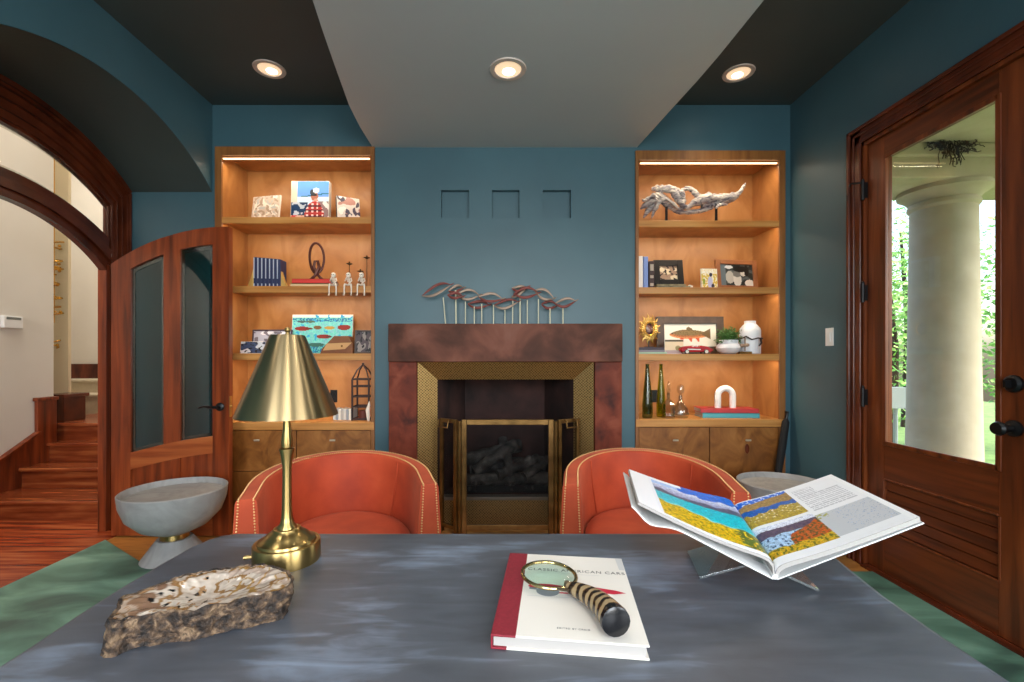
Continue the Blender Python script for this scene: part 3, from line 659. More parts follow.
# ------------------------------------------------------------------ bird sculpture on the mantel
my = 3.28
t = thing('mantel_sculpture', 'red and bronze metal flock of looping leaves on thin rods above the mantel', 'sculpture', (.0, my, mz1))
def zp(x, y): return (X(415+x/6.206, my), Z(275+y/6.206, my))
loops = [((45, 130), (225, 62), 34, 26), ((205, 97), (300, 78), 24, 16), ((205, 128), (300, 140), 20, 14), ((258, 120), (400, 128), 32, 30), ((325, 178), (460, 185), 22, 22), ((395, 140), (545, 155), 30, 22), ((490, 190), (640, 168), 24, 28), ((600, 80), (700, 82), 14, 18), ((612, 120), (765, 118), 36, 26), ((740, 98), (862, 148), 34, 30), ((785, 180), (885, 190), 26, 22), ((865, 180), (992, 165), 22, 28), ((600, 140), (700, 75), 14, 12)]
for k, (a, b, up, dn) in enumerate(loops):
    off = .03*math.sin(k*2.1)-.01
    for side, mt in ((1, 'bird2' if k % 2 else 'bird1'), (-1, 'bird1' if k % 3 else 'bird2')):
        bm = NB(); pts = []; rr = []
        for i in range(13):
            s = i/12; x = a[0]+(b[0]-a[0])*s; y = a[1]+(b[1]-a[1])*s-(side*(up if side > 0 else dn))*math.sin(math.pi*s)+3*math.sin(2*math.pi*s)
            px, pz = zp(x, y); pts.append((px, my+off+side*.012*math.sin(math.pi*s), pz)); rr.append(.0025+.0075*math.sin(math.pi*min(1, s*1.05))**.8)
        tube(bm, pts, rr, 8, flat=.45)
        if side > 0:
            px, pz = zp(b[0], b[1]); tube(bm, [(px, my+off, pz), (px+.02, my+off, pz+.012)], [.006, .002], 6)
        obj('metal_leaf', bm, M[mt], t, smooth=True)
for x, y, x2 in [(190, 140, 175), (255, 95, 252), (313, 165, 313), (368, 195, 368), (414, 180, 414), (487, 185, 487), (558, 212, 558), (605, 160, 607), (652, 138, 652), (697, 155, 697), (766, 150, 766), (838, 208, 838), (918, 195, 918)]:
    bm = NB(); bx_, _ = zp(x, 0); tx_, tz_ = zp(x2, y); tube(bm, [(bx_, my, mz1), (tx_, my, tz_)], .0055 if x in (255, 652, 838, 918) else .0042, 6); obj('rod', bm, M['rod'], t)

# ------------------------------------------------------------------ recessed ceiling lights
for px, py, zc_, lab in ((508, 69, PANEL, 'round recessed downlight in the grey dropped ceiling panel'), (269.5, 69, CEIL, 'round recessed downlight in the dark ceiling above the left bookcase'), (738.5, 73, CEIL, 'round recessed downlight in the dark ceiling above the right bookcase')):
    d = (zc_-CZ)*F/(HZ-py); x = X(px, d)
    t = thing('recessed_downlight', lab, 'ceiling light', (x, d, zc_), group='recessed ceiling downlights')
    bm = NB(); lathe(bm, [(.068, .003), (.072, -.006), (.095, -.006), (.098, 0), (.068, .0)], (x, d, zc_), 40); obj('trim_ring', bm, M['trim'], t, smooth=True)
    bm = NB(); lathe(bm, [(.0, -.001), (.07, -.001)], (x, d, zc_), 40); obj('reflector', bm, emis('reflector_glow', '#ffdcb4', .75), t)
    bm = NB(); lathe(bm, [(0, -.004), (.03, -.004), (.034, -.001)], (x+.004, d+.022, zc_), 24); obj('lamp_lens', bm, M['bulb'], t)
    spot('downlight', (x, d, zc_-.015), 24, WARMW, 120, 1.0)
# the rows continue over the desk, above the frame
for x, d, zc_, pw, lab in ((.04, 1.25, PANEL, 26, 'recessed downlight in the grey panel above the desk'), (.04, .0, PANEL, 26, 'recessed downlight in the grey panel above the camera'), (-1.40, 1.15, CEIL, 40, 'recessed downlight in the dark ceiling left of the desk'), (1.60, 1.15, CEIL, 40, 'recessed downlight in the dark ceiling right of the desk')):
    t = thing('recessed_downlight', lab, 'ceiling light', (x, d, zc_), group='recessed ceiling downlights')
    bm = NB(); lathe(bm, [(.068, .003), (.072, -.006), (.095, -.006), (.098, 0), (.068, .0)], (x, d, zc_), 32); obj('trim_ring', bm, M['trim'], t, smooth=True)
    bm = NB(); lathe(bm, [(0, -.002), (.068, -.002)], (x, d, zc_), 32); obj('lamp_lens', bm, M['bulb'], t)
    spot('downlight', (x, d, zc_-.015), pw, (1, .95, .88), 140, 1.0, r=.07)

# ------------------------------------------------------------------ rug
bm = NB(); prism(bm, [(-2.60, 3.03, .001), (-1.93, 2.58, .001), (2.10, 2.58, .001), (2.10, YR+.2, .001), (-2.60, YR+.2, .001)], (0, 0, .009))
solo('area_rug', bm, M['rug'], 'mottled green floor rug spread under the desk and along the exterior door', 'rug', origin=(0, 0, .001))

# ------------------------------------------------------------------ desk
t = thing('desk', 'large blue grey desk with bowed sides and rounded corners in front of the chairs', 'desk', (0, .72, 0))
Lf = [(-.714, .30), (-.722, .5), (-.724, .70), (-.732, .80), (-.736, .90), (-.733, 1.0), (-.728, 1.08), (-.715, 1.13), (-.695, 1.16), (-.66, 1.175)]
Rf = [(.69, .30), (.695, .5), (.702, .64), (.708, .75), (.718, .87), (.738, .98), (.752, 1.05), (.765, 1.12), (.755, 1.155), (.72, 1.175)]
nt_ = lambda: None
def desk_mat():
    m = base('brushed_blue_grey_desk', '#5c6874', .33, 0, Specular_IOR_Level=.6); nt = m.node_tree; N = nt.nodes.new; L = nt.links.new; b = nt.nodes['Principled BSDF']
    tc = N('ShaderNodeTexCoord'); mp = N('ShaderNodeMapping'); mp.inputs['Scale'].default_value = (2.6, 13, 1); L(tc.outputs['Object'], mp.inputs[0])
    n1 = N('ShaderNodeTexNoise'); n1.inputs['Scale'].default_value = 2.4; n1.inputs['Detail'].default_value = 9; n1.inputs['Distortion'].default_value = .6; L(mp.outputs[0], n1.inputs['Vector'])
    mp2 = N('ShaderNodeMapping'); mp2.inputs['Scale'].default_value = (1.2, 2.0, 1); L(tc.outputs['Object'], mp2.inputs[0])
    n2 = N('ShaderNodeTexNoise'); n2.inputs['Scale'].default_value = 2.2; n2.inputs['Detail'].default_value = 5; L(mp2.outputs[0], n2.inputs['Vector'])
    w1 = N('ShaderNodeMath'); w1.operation = 'MULTIPLY'; w1.inputs[1].default_value = .7; L(n1.outputs['Fac'], w1.inputs[0]); w2 = N('ShaderNodeMath'); w2.operation = 'MULTIPLY'; w2.inputs[1].default_value = 1.3; L(n2.outputs['Fac'], w2.inputs[0])
    mx = N('ShaderNodeMath'); mx.operation = 'ADD'; L(w1.outputs[0], mx.inputs[0]); L(w2.outputs[0], mx.inputs[1])
    cr = N('ShaderNodeValToRGB'); L(mx.outputs[0], cr.inputs[0]); e = cr.color_ramp.elements; mr = N('ShaderNodeMath'); 
    mr.operation = 'MULTIPLY'; mr.inputs[1].default_value = .5; L(mx.outputs[0], mr.inputs[0]); L(mr.outputs[0], cr.inputs[0])
    e[0].position = .36; e[0].color = hx('#41444a'); e[1].position = .64; e[1].color = hx('#7d8a9c'); k = e.new(.51); k.color = hx('#53575f')
    L(cr.outputs[0], b.inputs['Base Color'])
    r = N('ShaderNodeMapRange'); r.inputs[3].default_value = .25; r.inputs[4].default_value = .48; L(n2.outputs['Fac'], r.inputs[0]); L(r.outputs[0], b.inputs['Roughness'])
    bp = N('ShaderNodeBump'); bp.inputs['Strength'].default_value = .05; bp.inputs['Distance'].default_value = .003; L(n1.outputs['Fac'], bp.inputs['Height']); L(bp.outputs[0], b.inputs['Normal'])
    return m
M['desk'] = desk_mat()
Lf = [(x-.012, y+(.008 if y > 1 else 0)) for x, y in Lf]; Rf = [(x+.013, y+(.008 if y > 1.1 else 0)) for x, y in Rf]
bm = NB(); prism(bm, [(x, y, .715) for x, y in Lf]+[(x, y, .715) for x, y in Rf[::-1]], (0, 0, .045)); obj('desktop', bm, M['desk'], t, bevel=.016, seg=4, smooth=True, ang=60)
bm = NB(); box(bm, -.60, .60, .45, 1.02, .64, .715); obj('apron', bm, M['desk'], t, bevel=.005)
for sx in (-1, 1):
    bm = NB(); box(bm, sx*.52-.06, sx*.52+.06, .45, 1.0, .0102, .64); obj('leg', bm, M['desk'], t, bevel=.008)

# ------------------------------------------------------------------ barrel chairs
def barrel_chair(label, fm, deg, hw, extra):
    t = thing('barrel_chair', label, 'armchair', (fm[0], fm[1], 0.0102), math.radians(deg), 'orange barrel chairs facing the desk')
    th = .07; Lst = .17; bd = .44; N_ = 44
    def plan(s, inset):
        """s 0..1 along the U; inset from outer face"""
        a = hw-inset; b = bd-inset
        Ls = Lst; arc = math.pi*(a+b)/2; tot = 2*Ls+arc; q = s*tot
        if q < Ls: return (-a, q)
        if q > tot-Ls: return (a, tot-q)
        th_ = math.pi*(q-Ls)/arc; return (-a*math.cos(th_), Ls+b*math.sin(th_))
    def top(s): return .70+.036*math.sin(math.pi*s)**1.3
    prof = lambda s: [(.015, .10), (-.012, .40), (-.010, .52), (0, top(s)-.014), (.004, top(s)-.004), (.014, top(s)), (th-.014, top(s)), (th-.004, top(s)-.004), (th, top(s)-.014), (th+.012, .48), (th+.02, .30)]
    bm = NB(); rows = []
    for k in range(N_+1):
        s = k/N_; rows.append([bm.verts.new((*plan(s, i), z)) for i, z in prof(s)])
    for a, b in zip(rows, rows[1:]):
        for i in range(len(a)-1): bm.faces.new((a[i], a[i+1], b[i+1], b[i]))
        bm.faces.new((a[-1], a[0], b[0], b[-1]))
    bm.faces.new(rows[0]); bm.faces.new(rows[-1][::-1])
    obj('barrel_back', bm, M['velvet'], t, smooth=True, world=False, ang=50)
    # seat
    bm = NB(); inn = [plan(k/30, th+.016) for k in range(31)]; outl = [(x, y-.02 if y < .05 else y) for x, y in inn]
    cxs = 0; cys = .24; rings = []
    for f, z in ((1, .34), (1, .432), (.985, .45), (.95, .462), (.8, .473), (.5, .482), (.2, .485)):
        rings.append([bm.verts.new((cxs+(x-cxs)*f, cys+(y-cys)*f, z)) for x, y in outl])
    bm.faces.new(rings[0][::-1])
    for a, b in zip(rings, rings[1:]):
        for i in range(len(a)): j = (i+1) % len(a); bm.faces.new((a[i], a[j], b[j], b[i]))
    bm.faces.new(rings[-1])
    obj('seat_cushion', bm, M['velvet'], t, smooth=True, world=False, ang=60)
    bm = NB(); box(bm, -hw+th, hw-th, .0, .40, .14, .36); box(bm, -hw+th, hw-th, -.004, .012, .14, .36); obj('apron', bm, M['velvet'], t, world=False, bevel=.01)
    # welts where the back meets the arms
    for s in (.27, .73):
        bm = NB(); pts = []
        for i in range(9):
            q = i/8; z = top(s)-.012-(top(s)-.012-.46)*q; ss = s+(.035 if s < .5 else -.035)*(1-math.cos(q*1.3)); ins = th+.012*q*1.6+.001
            pts.append((*plan(ss, ins), z))
        tube(bm, pts, .0035, 6); obj('welt', bm, M['welt'], t, world=False)
    # nailhead rows: outer and inner edge, down the front
    for nm, ins in (('outer', .007), ('inner', th-.007)):
        bm = NB(); a_ = hw-ins; tot = 2*Lst+math.pi*(hw-ins+bd-ins)/2; n = int(tot/.0105)
        for k in range(n+1):
            s = k/n; ball(bm, (*plan(s, ins+(.004 if nm == 'outer' else -.004)), top(s)+.0003), .0036, seg=6, rings=4)
        for sd in (-1, 1):
            for k in range(46): ball(bm, (sd*(hw-ins-(.004 if nm == 'outer' else -.004)+(.010*min(1, k/17) if nm == 'outer' else -.008*min(1, k/17))), -.0005, .695-k*.0105), .0038, seg=6, rings=4)
        tag(obj('nailhead_trim', bm, M['nail'], t, smooth=True, world=False), kind='stuff', label='row of brass nailheads')
    for sx in (-1, 1):
        for y in (.06, .46):
            bm = NB(); x = sx*(hw-.07 if y < .1 else hw-.14); lathe(bm, [(0, 0), (.014, 0), (.022, .14), (0, .14)], (x, y, 0), 12); obj('leg', bm, M['darkmahog'], t, world=False)
barrel_chair('burnt orange velvet barrel chair with nailhead trim behind the brass lamp', (-.585, 1.715), 18, .358, 0)
barrel_chair('burnt orange velvet barrel chair with nailhead trim behind the open book', (.587, 1.755), -9.6, .345, 0)

# ------------------------------------------------------------------ pedestal tables
def pedestal(label, c, s=1.0):
    t = thing('pedestal_table', label, 'side table', (*c, .0), group='stone hourglass side tables')
    zb = .0
    bm = NB(); lathe(bm, [(0, zb), (.185*s, zb), (.187*s, zb+.012), (.10*s, zb+.125), (0, zb+.125)], (*c, 0), 48); obj('base', bm, M['concrete'], t, smooth=True)
    bm = NB(); lathe(bm, [(0, zb+.125), (.082*s, zb+.125), (.082*s, zb+.16), (0, zb+.16)], (*c, 0), 40); obj('brass_collar', bm, M['brass'], t, smooth=True)
    bm = NB(); lathe(bm, [(0, zb+.16), (.10*s, zb+.16), (.19*s, zb+.20), (.262*s, zb+.27), (.293*s, zb+.35), (.300*s, zb+.415), (.294*s, zb+.42), (.288*s, zb+.413), (.278*s, zb+.385), (.0, zb+.375)], (*c, 0), 56); obj('bowl_top', bm, M['concrete'], t, smooth=True)
pedestal('pale grey stone hourglass side table in front of the open arched door', (-1.965, 2.78), .93)
pedestal('pale grey stone hourglass side table between the right chair and exterior door', (1.80, 2.93), .88)

# ------------------------------------------------------------------ desk lamp
LD = 1.02; lxx = X(287, LD); lc = (lxx, LD, .76)
t = thing('desk_lamp', 'brushed brass desk lamp with conical metal shade on the blue grey desk', 'table lamp', lc)
bm = NB(); lathe(bm, [(0, 0), (.0695, 0), (.070, .002), (.070, .038), (.068, .041), (.061, .041), (.0595, .046), (.051, .049), (.045, .056), (.036, .063), (.030, .066), (.028, .071), (.016, .072), (0, .072)], lc, 56); obj('base', bm, M['brass'], t, smooth=True, ang=50)
bm = NB(); tube(bm, [(lxx-.062, LD-.028, .778), (lxx-.078, LD-.033, .778)], .0045, 8); obj('switch', bm, M['brass'], t)
sz = lambda py: Z(py, LD)-.76; s1_ = sz(340)
bm = NB(); lathe(bm, [(0, .069), (.021, .069), (.020, .075), (.014, .082), (.0115, .095), (.0105, .12), (.0095, .17), (.0095, sz(468)), (.013, sz(455)), (.016, sz(450)), (.0165, sz(448.5)), (.011, sz(447)), (.0125, sz(442)), (.0085, sz(428)), (.007, sz(415)), (.006, s1_), (0, s1_)], lc, 28); obj('stem', bm, M['brass'], t, smooth=True)
bm = NB(); s0, s1 = Z(420.5, LD)-.76+.012, Z(336, LD)-.76
sc_ = (lxx+.0015, LD, .76)
lathe(bm, [(.1065, s0), (.0365, s1), (.0345, s1+.002), (.012, s1+.002), (.012, s1+.0005), (.034, s1), (.035, s1-.003), (.1045, s0+.001), (.1065, s0)], sc_, 64); obj('lamp_shade', bm, M['shade'], t, smooth=True, ang=30)
bm = NB(); lathe(bm, [(0, s1+.002), (.006, s1+.002), (.004, s1+.008), (.007, s1+.012), (.005, s1+.018), (0, s1+.020)], sc_, 16); obj('finial', bm, M['brass'], t, smooth=True)

# ------------------------------------------------------------------ petrified wood
def rk(zx, zy): px, py = zx/4.267+80, zy/4.267+540; d = .392*F/(py-HZ); return (X(px, d), d)
out = [rk(*p) for p in [(118, 330), (140, 290), (180, 235), (250, 205), (310, 185), (370, 162), (430, 145), (500, 130), (600, 112), (700, 102), (790, 96), (850, 110), (895, 130), (912, 152), (905, 180), (860, 205), (780, 222), (700, 238), (620, 258), (550, 270), (480, 290), (400, 292), (330, 300), (260, 308), (200, 320), (150, 345)]]
def resample(p, n):
    p = p+[p[0]]; L = [0]
    for a, b in zip(p, p[1:]): L.append(L[-1]+math.dist(a, b))
    r = []; k = 0
    for i in range(n):
        s = L[-1]*i/n
        while L[k+1] < s: k += 1
        f = (s-L[k])/(L[k+1]-L[k]); r.append((p[k][0]+(p[k+1][0]-p[k][0])*f, p[k][1]+(p[k+1][1]-p[k][1])*f))
    return r
NR = 200; out = resample(out, NR); out = [((out[i-2][0]+out[i-1][0]+out[i][0]+out[(i+1) % NR][0]+out[(i+2) % NR][0])/5, (out[i-2][1]+out[i-1][1]+out[i][1]+out[(i+1) % NR][1]+out[(i+2) % NR][1])/5) for i in range(NR)]
cx_, cy_ = sum(p[0] for p in out)/NR, sum(p[1] for p in out)/NR
t = thing('petrified_wood', 'slab of petrified wood with polished agate top on the desk front left', 'decorative stone', (cx_, cy_, .76))
bm = NB(); rings = []
for k in range(15):
    q = k/14; z = .7602+.052*q; ring = []
    for i, (x, y) in enumerate(out):
        dx, dy = x-cx_, y-cy_; r = math.hypot(dx, dy); f = nz(x*55, y*55, z*22)*.006+nz(x*150, y*150, z*120)*.0038+nz(x*22, y*22, z*6)*.006-.012*(1-q)**2*(1 if dy > 0 else .35)
        if q in (0, 1): f *= .6
        tip = .013*max(0, 1-math.dist((x, y), out[0])/.05)*(1-q)
        zz = z
        if k == 0: zz = .7602+max(0, .008*nz(x*30, y*30, 3))*1.2
        if k == 14: zz += .004*nz(x*30, y*30, 8)+.003*nz(x*80, y*80, 2)
        ring.append(bm.verts.new((x+dx/r*(f+tip), y+dy/r*(f+tip), zz)))
    rings.append(ring)
bm.faces.new(rings[0][::-1])
for a, b in zip(rings, rings[1:]):
    for i in range(NR): j = (i+1) % NR; bm.faces.new((a[i], a[j], b[j], b[i]))
last = [v.co.copy() for v in rings[-1]]
ins = [bm.verts.new((c.x+(cx_-c.x)*.045, c.y+(cy_-c.y)*.045, c.z-.002)) for c in last]
for i in range(NR): j = (i+1) % NR; bm.faces.new((rings[-1][i], rings[-1][j], ins[j], ins[i]))
M['bark'] = mixmat('petrified_bark', ['#120d0a', '#32261d', '#54402f', '#8a7055', '#2b2119'], scale=(1, 1, 1.0), nscale=60, detail=12, dist=.6, rough=.7, bump=1.0, pos=[.3, .44, .54, .66, .75], bscale=110)
obj('bark', bm, M['bark'], t, smooth=True, ang=70)
def agate(x, y):
    n1 = nz(x*16+3, y*16, 1); n2 = nz(x*45, y*45, 2); n3 = nz(x*110, y*110, 5); n4 = nz(x*30+9, y*30, 7)
    u = (x-cx_)*.86+(y-cy_)*.5
    c = Vector((.74, .68, .62))+.10*Vector((n2, n2, n2))+Vector((.08, .07, .06))*n3
    if abs(n1+.35*n2+.1*n3) < .07: c = Vector((.52, .38, .22))
    if n2+.6*n3 > .38: c = Vector((.62, .47, .32))
    if u > .03:
        if abs(n4+.3*n2) < .055: c = Vector((.60, .46, .25))
        elif n2 > .1: c = Vector((.66, .58, .52))
    if u < .0 and n4+.5*n3 > .26: c = Vector((.07, .07, .08))
    if u < -.05 and n2 < -.05: c = Vector((.50, .38, .30))
    if u < -.09: c = c*.6+Vector((.2, .15, .11))
    return c
me = None
bm = NB(); col = bm.loops.layers.float_color.new('Col')
def pit(f): return -.002-.014*max(0, 1-(f/.80)**2)**1.0
prev = [bm.verts.new((c.x+(cx_-c.x)*.044, c.y+(cy_-c.y)*.044, c.z-.0018)) for c in last]
for k in range(1, 40):
    f = 1-k/40; cur = []
    for c in last:
        x, y = cx_+(c.x-cx_)*.956*f, cy_+(c.y-cy_)*.956*f
        cur.append(bm.verts.new((x, y, .812+(c.z-.812)*f+pit(f)+.0018*nz(x*60, y*60)+.0008*nz(x*150, y*150))))
    for i in range(NR): j = (i+1) % NR; bm.faces.new((prev[i], prev[j], cur[j], cur[i]))
    prev = cur
bm.faces.new(prev)
for f in bm.faces:
    for l in f.loops:
        c = agate(l.vert.co.x, l.vert.co.y); r = math.hypot(0, 0); l[col] = (s2l(min(1, max(0, c.x))), s2l(min(1, max(0, c.y))), s2l(min(1, max(0, c.z))), 1)
obj('polished_face', bm, vcol('agate', .22), t, smooth=True, label='polished white, brown and black agate face', ang=80)

# ------------------------------------------------------------------ closed car book with magnifier
tz = .782
A_ = Vector((.0275, 1.000, 0)); B_ = Vector((.2600, .9735, 0)); C_ = Vector((.2190, .6765, 0)); D_ = Vector((-.0115, .7065, 0))
vx = ((B_-A_)+(C_-D_)).normalized(); vy = Vector((-vx.y, vx.x, 0)); bw, bh = .234, .297; o_ = D_.copy()
BMx = Matrix.Translation((o_.x, o_.y, .7601)) @ Matrix(((vx.x, vy.x, 0, 0), (vx.y, vy.y, 0, 0), (0, 0, 1, 0), (0, 0, 0, 1)))
t = thing('hardcover_book', 'white and burgundy car book lying closed on the desk under the magnifier', 'book', BMx.translation)
bm = NB(); box(bm, 0, bw, 0, bh, 0, .003, mat=BMx); box(bm, 0.03, bw, 0, bh, .0195, .0225, mat=BMx); obj('cover', bm, M['bookwhite'], t, bevel=.0008)
bm = NB(); box(bm, -.0006, .036, -.0006, bh+.0006, .0192, .0229, mat=BMx); box(bm, -.003, .0, -.0006, bh+.0006, 0, .0229, mat=BMx); box(bm, -.0006, .022, -.0006, bh+.0006, -.0000, .0034, mat=BMx); obj('spine', bm, M['burg'], t, bevel=.0012, label='burgundy cloth spine')
bm = NB(); box(bm, .001, bw-.004, .004, bh-.004, .003, .0195, mat=BMx); obj('page_block', bm, M['paper'], t)
TX = lambda u, v, z=.0227: BMx @ Matrix.Translation((u, v, z))
text('cover_title', 'CLASSIC AMERICAN CARS', .0145, TX(.040, .222), M['ink'], t, .0001, sx=1.02, spacing=1.12)
text('cover_credit', 'EDITED BY CRAIG', .0055, TX(.098, .027), M['ink'], t, .0001, spacing=1.2)
M['carred'] = base('magenta_red_print', '#c0203a', .4); M['cargrey'] = base('grey_print', '#7d7f86', .4); M['lightgrey'] = base('pale_grey_print', '#cfcdca', .5)
bm = NB(); z = .02285
def flat(bm, pts, zz=z): face(bm, [BMx @ Vector((u, v, zz)) for u, v in pts])
flat(bm, [(.045, 0.1560), (.050, 0.1660), (.085, 0.1680), (.11, 0.1640), (.15, 0.1640), (.165, 0.1660), (.205, 0.1580), (.222, 0.1500), (.200, 0.1440), (.17, 0.1460), (.165, 0.1520), (.12, 0.1520), (.105, 0.1540), (.095, 0.1500), (.060, 0.1500), (.052, 0.1520)])
flat(bm, [(.10, 0.1360), (.165, 0.1360), (.165, 0.1400), (.10, 0.1400)]); obj('cover_car', bm, M['carred'], t, label='long magenta red car printed on the cover')
bm = NB()
flat(bm, [(.082+.021*math.cos(a*.2618), .141+.018*math.sin(a*.2618)) for a in range(24)], z+.0001); flat(bm, [(.048, .146), (.062, .144), (.062, .152), (.048, .154)]); obj('cover_wheel', bm, M['cargrey'], t)
bm = NB(); flat(bm, [(.045, .122), (.19, .122), (.19, .1235), (.045, .1235)]); flat(bm, [(.12, .212), (.18, .212), (.18, .2132), (.12, .2132)]); obj('cover_small_print', bm, M['lightgrey'], t)
bm = NB(); flat(bm, [(bw-.012, bh-.055), (bw-.001, bh-.055), (bw-.001, bh-.001), (bw-.014, bh-.001)]); obj('cover_corner_print', bm, M['lightgrey'], t)

t = thing('magnifying_glass', 'brass rimmed magnifying glass with striped horn handle lying on the car book', 'magnifying glass', (.10, .80, .783))
rc = Vector((.0925, .868, .7985)); tl = Matrix.Translation(rc) @ Matrix.Rotation(math.radians(1.5), 4, 'X') @ Matrix.Rotation(math.radians(3), 4, 'Y')
bm = NB(); tube(bm, [tl @ Vector((.0505*math.cos(a*math.pi/24), .0505*math.sin(a*math.pi/24), 0)) for a in range(48)], .0034, 10, closed=True); obj('lens_rim', bm, base('rim_brass', '#b09a6a', .2, 1), t, smooth=True)
lg = base('magnifier_glass', '#c8efe0', .0, Transmission_Weight=1.0, IOR=1.46)
lens = pane('greenish_lens', '#f1fbf7', 1.0)
bm = NB(); lathe(bm, [(0, .005), (.02, .0042), (.036, .0025), (.048, 0), (.036, -.0025), (.02, -.0042), (0, -.005)], m=tl, seg=48); obj('lens', bm, lens, t, smooth=True)
h0 = Vector((.123, .826, .795)); h1 = Vector((.1755, .701, .8045))
bm = NB(); tube(bm, [tl @ Vector((.022, -.046, 0)), h0+Vector((-.004, .004, 0)), h0+Vector((.004, -.012, .001))], [.004, .006, .008], 10); tube(bm, [tl @ Vector((.008, -.050, 0)), tl @ Vector((.020, -.060, .004)), h0+Vector((.002, -.008, .001))], .0028, 8)
ball(bm, tuple(h0+Vector((-.002, .003, .005))), .006); obj('ferrule', bm, base('antique_silver', '#8d7b63', .3, .9), t, smooth=True)
def horn_mat():
    m = base('striped_horn', '#b7a183', .25); nt = m.node_tree; N = nt.nodes.new; L = nt.links.new
    tc = N('ShaderNodeTexCoord'); mp = N('ShaderNodeMapping'); mp.inputs['Rotation'].default_value = (0, 0, math.radians(-20)); L(tc.outputs['Object'], mp.inputs[0])
    wv = N('ShaderNodeTexWave'); wv.bands_direction = 'Y'; wv.inputs['Scale'].default_value = 17; wv.inputs['Distortion'].default_value = 3.5; wv.inputs['Detail'].default_value = 2; wv.inputs['Detail Scale'].default_value = 2; L(mp.outputs[0], wv.inputs['Vector'])
    cr = N('ShaderNodeValToRGB'); L(wv.outputs['Fac'], cr.inputs[0]); e = cr.color_ramp.elements
    e[0].position = .2; e[0].color = hx('#221a14'); e[1].position = .62; e[1].color = hx('#ad956f'); k = e.new(.42); k.color = hx('#6b5236')
    L(cr.outputs[0], nt.nodes['Principled BSDF'].inputs['Base Color']); return m
bm = NB(); pts = []; rr = []
for i in range(15):
    q = i/14; p = h0.lerp(h1, q); perp = Vector((.91, .41, 0)); p = p+perp*(.012*math.sin(math.pi*q)); p.z = .7832+(.0105+(.0235-.0105)*q**.7)+.002*(1-q); pts.append(p); rr.append(.0085+(.0228-.0085)*q**.65)
tube(bm, pts, rr, 18); obj('horn_handle', bm, horn_mat(), t, smooth=True, ang=60)
bm = NB(); e_ = (pts[-1]-pts[-2]).normalized(); tube(bm, [pts[-1]-e_*.004, pts[-1]+e_*.004, pts[-1]+e_*.0055], [.0231, .0226, .019], 18); obj('end_cap', bm, base('black_horn_cap', '#121214', .22), t, smooth=True, label='black end cap', ang=30)

# ------------------------------------------------------------------ open book on acrylic stand
S0 = Vector((.511, .855, .803)); S1 = Vector((.567, 1.119, .835))
R0 = Vector((.7265, .794, .929)); R1 = Vector((.768, 1.064, .934)); L0 = Vector((.262, .8925, .926)); L1 = Vector((.3179, 1.1605, .9244))
ax = (S1-S0).normalized()
t = thing('open_book', 'large picture book lying open on an acrylic stand at the desk right', 'book', (.53, .98, .80))
nR = (R0-S0).cross(ax).normalized(); nR = nR if nR.z > 0 else -nR
nL = (L0-S0).cross(ax).normalized(); nL = nL if nL.z > 0 else -nL
def wing(S0, S1, O0, O1, n, bulge, droop):
    def P(u, v, h=0):
        a = S0.lerp(S1, v); b = O0.lerp(O1, v); p = a.lerp(b, u)
        k = bulge*(1-math.exp(-u*15))*math.exp(-u*4)*1.9+.004*min(1, u*20)
        return p+n*(k+h-droop*u*u*0)
    return P
PR = wing(S0, S1, R0, R1, nR, .010, 0); PL = wing(S0, S1, L0, L1, nL, .020, 0)
def shell(Pt, h0f, h1f, nx=24, ny=6, u0=0, u1=1, v0=0, v1=1, base_f=None):
    bm = NB(); g = {}
    for lay, hf in ((0, h0f), (1, h1f)):
        for j in range(ny+1):
            for i in range(nx+1):
                u = u0+(u1-u0)*i/nx; v = v0+(v1-v0)*j/ny; g[lay, j, i] = bm.verts.new(hf(Pt, u, v))
    for j in range(ny):
        for i in range(nx):
            bm.faces.new((g[1, j, i], g[1, j, i+1], g[1, j+1, i+1], g[1, j+1, i])); bm.faces.new((g[0, j, i], g[0, j+1, i], g[0, j+1, i+1], g[0, j, i+1]))
    for i in range(nx):
        bm.faces.new((g[0, 0, i], g[0, 0, i+1], g[1, 0, i+1], g[1, 0, i])); bm.faces.new((g[0, ny, i], g[1, ny, i], g[1, ny, i+1], g[0, ny, i+1]))
    for j in range(ny):
        bm.faces.new((g[0, j, 0], g[1, j, 0], g[1, j+1, 0], g[0, j+1, 0])); bm.faces.new((g[0, j, nx], g[0, j+1, nx], g[1, j+1, nx], g[1, j, nx]))
    return bm
def flatw(S0, S1, O0, O1, n):
    return lambda u, v, h: (S0.lerp(S1, v)).lerp(O0.lerp(O1, v), u)+n*h
fR = flatw(S0, S1, R0, R1, nR); fL = flatw(S0, S1, L0, L1, nL)
sag = lambda u: -.017*math.exp(-((u-.84)/.11)**2)-.001
obj('page_block', shell(PR, lambda P, u, v: P(u*.99, v, -.0085), lambda P, u, v: P(u, v, -.0002)), M['paper'], t, smooth=True, ang=40)
obj('page_block', shell(PL, lambda P, u, v: P(u*.98, v, -.0055), lambda P, u, v: P(u*.98, v, -.0002)), M['paper'], t, smooth=True, ang=40)
E = 1.03
obj('cover', shell(fR, lambda P, u, v: P(u*1.0, v*1.02-.008, -.0085), lambda P, u, v: P(u*1.0, v*1.02-.008, -.0062)), M['white'], t, smooth=True, ang=40)
cl = obj('cover', shell(fL, lambda P, u, v: P(u*1.01, v*1.02-.008, -.0075+sag(u)), lambda P, u, v: P(u*1.01, v*1.02-.008, -.0050+sag(u))), M['white'], t, smooth=True, ang=40)
bm = NB(); tube(bm, [S0-ax*.002-nR*.001-nL*.001, S1+ax*.002-nR*.001-nL*.001], .0052, 10); obj('spine', bm, M['white'], t, smooth=True)
W_ = Vector
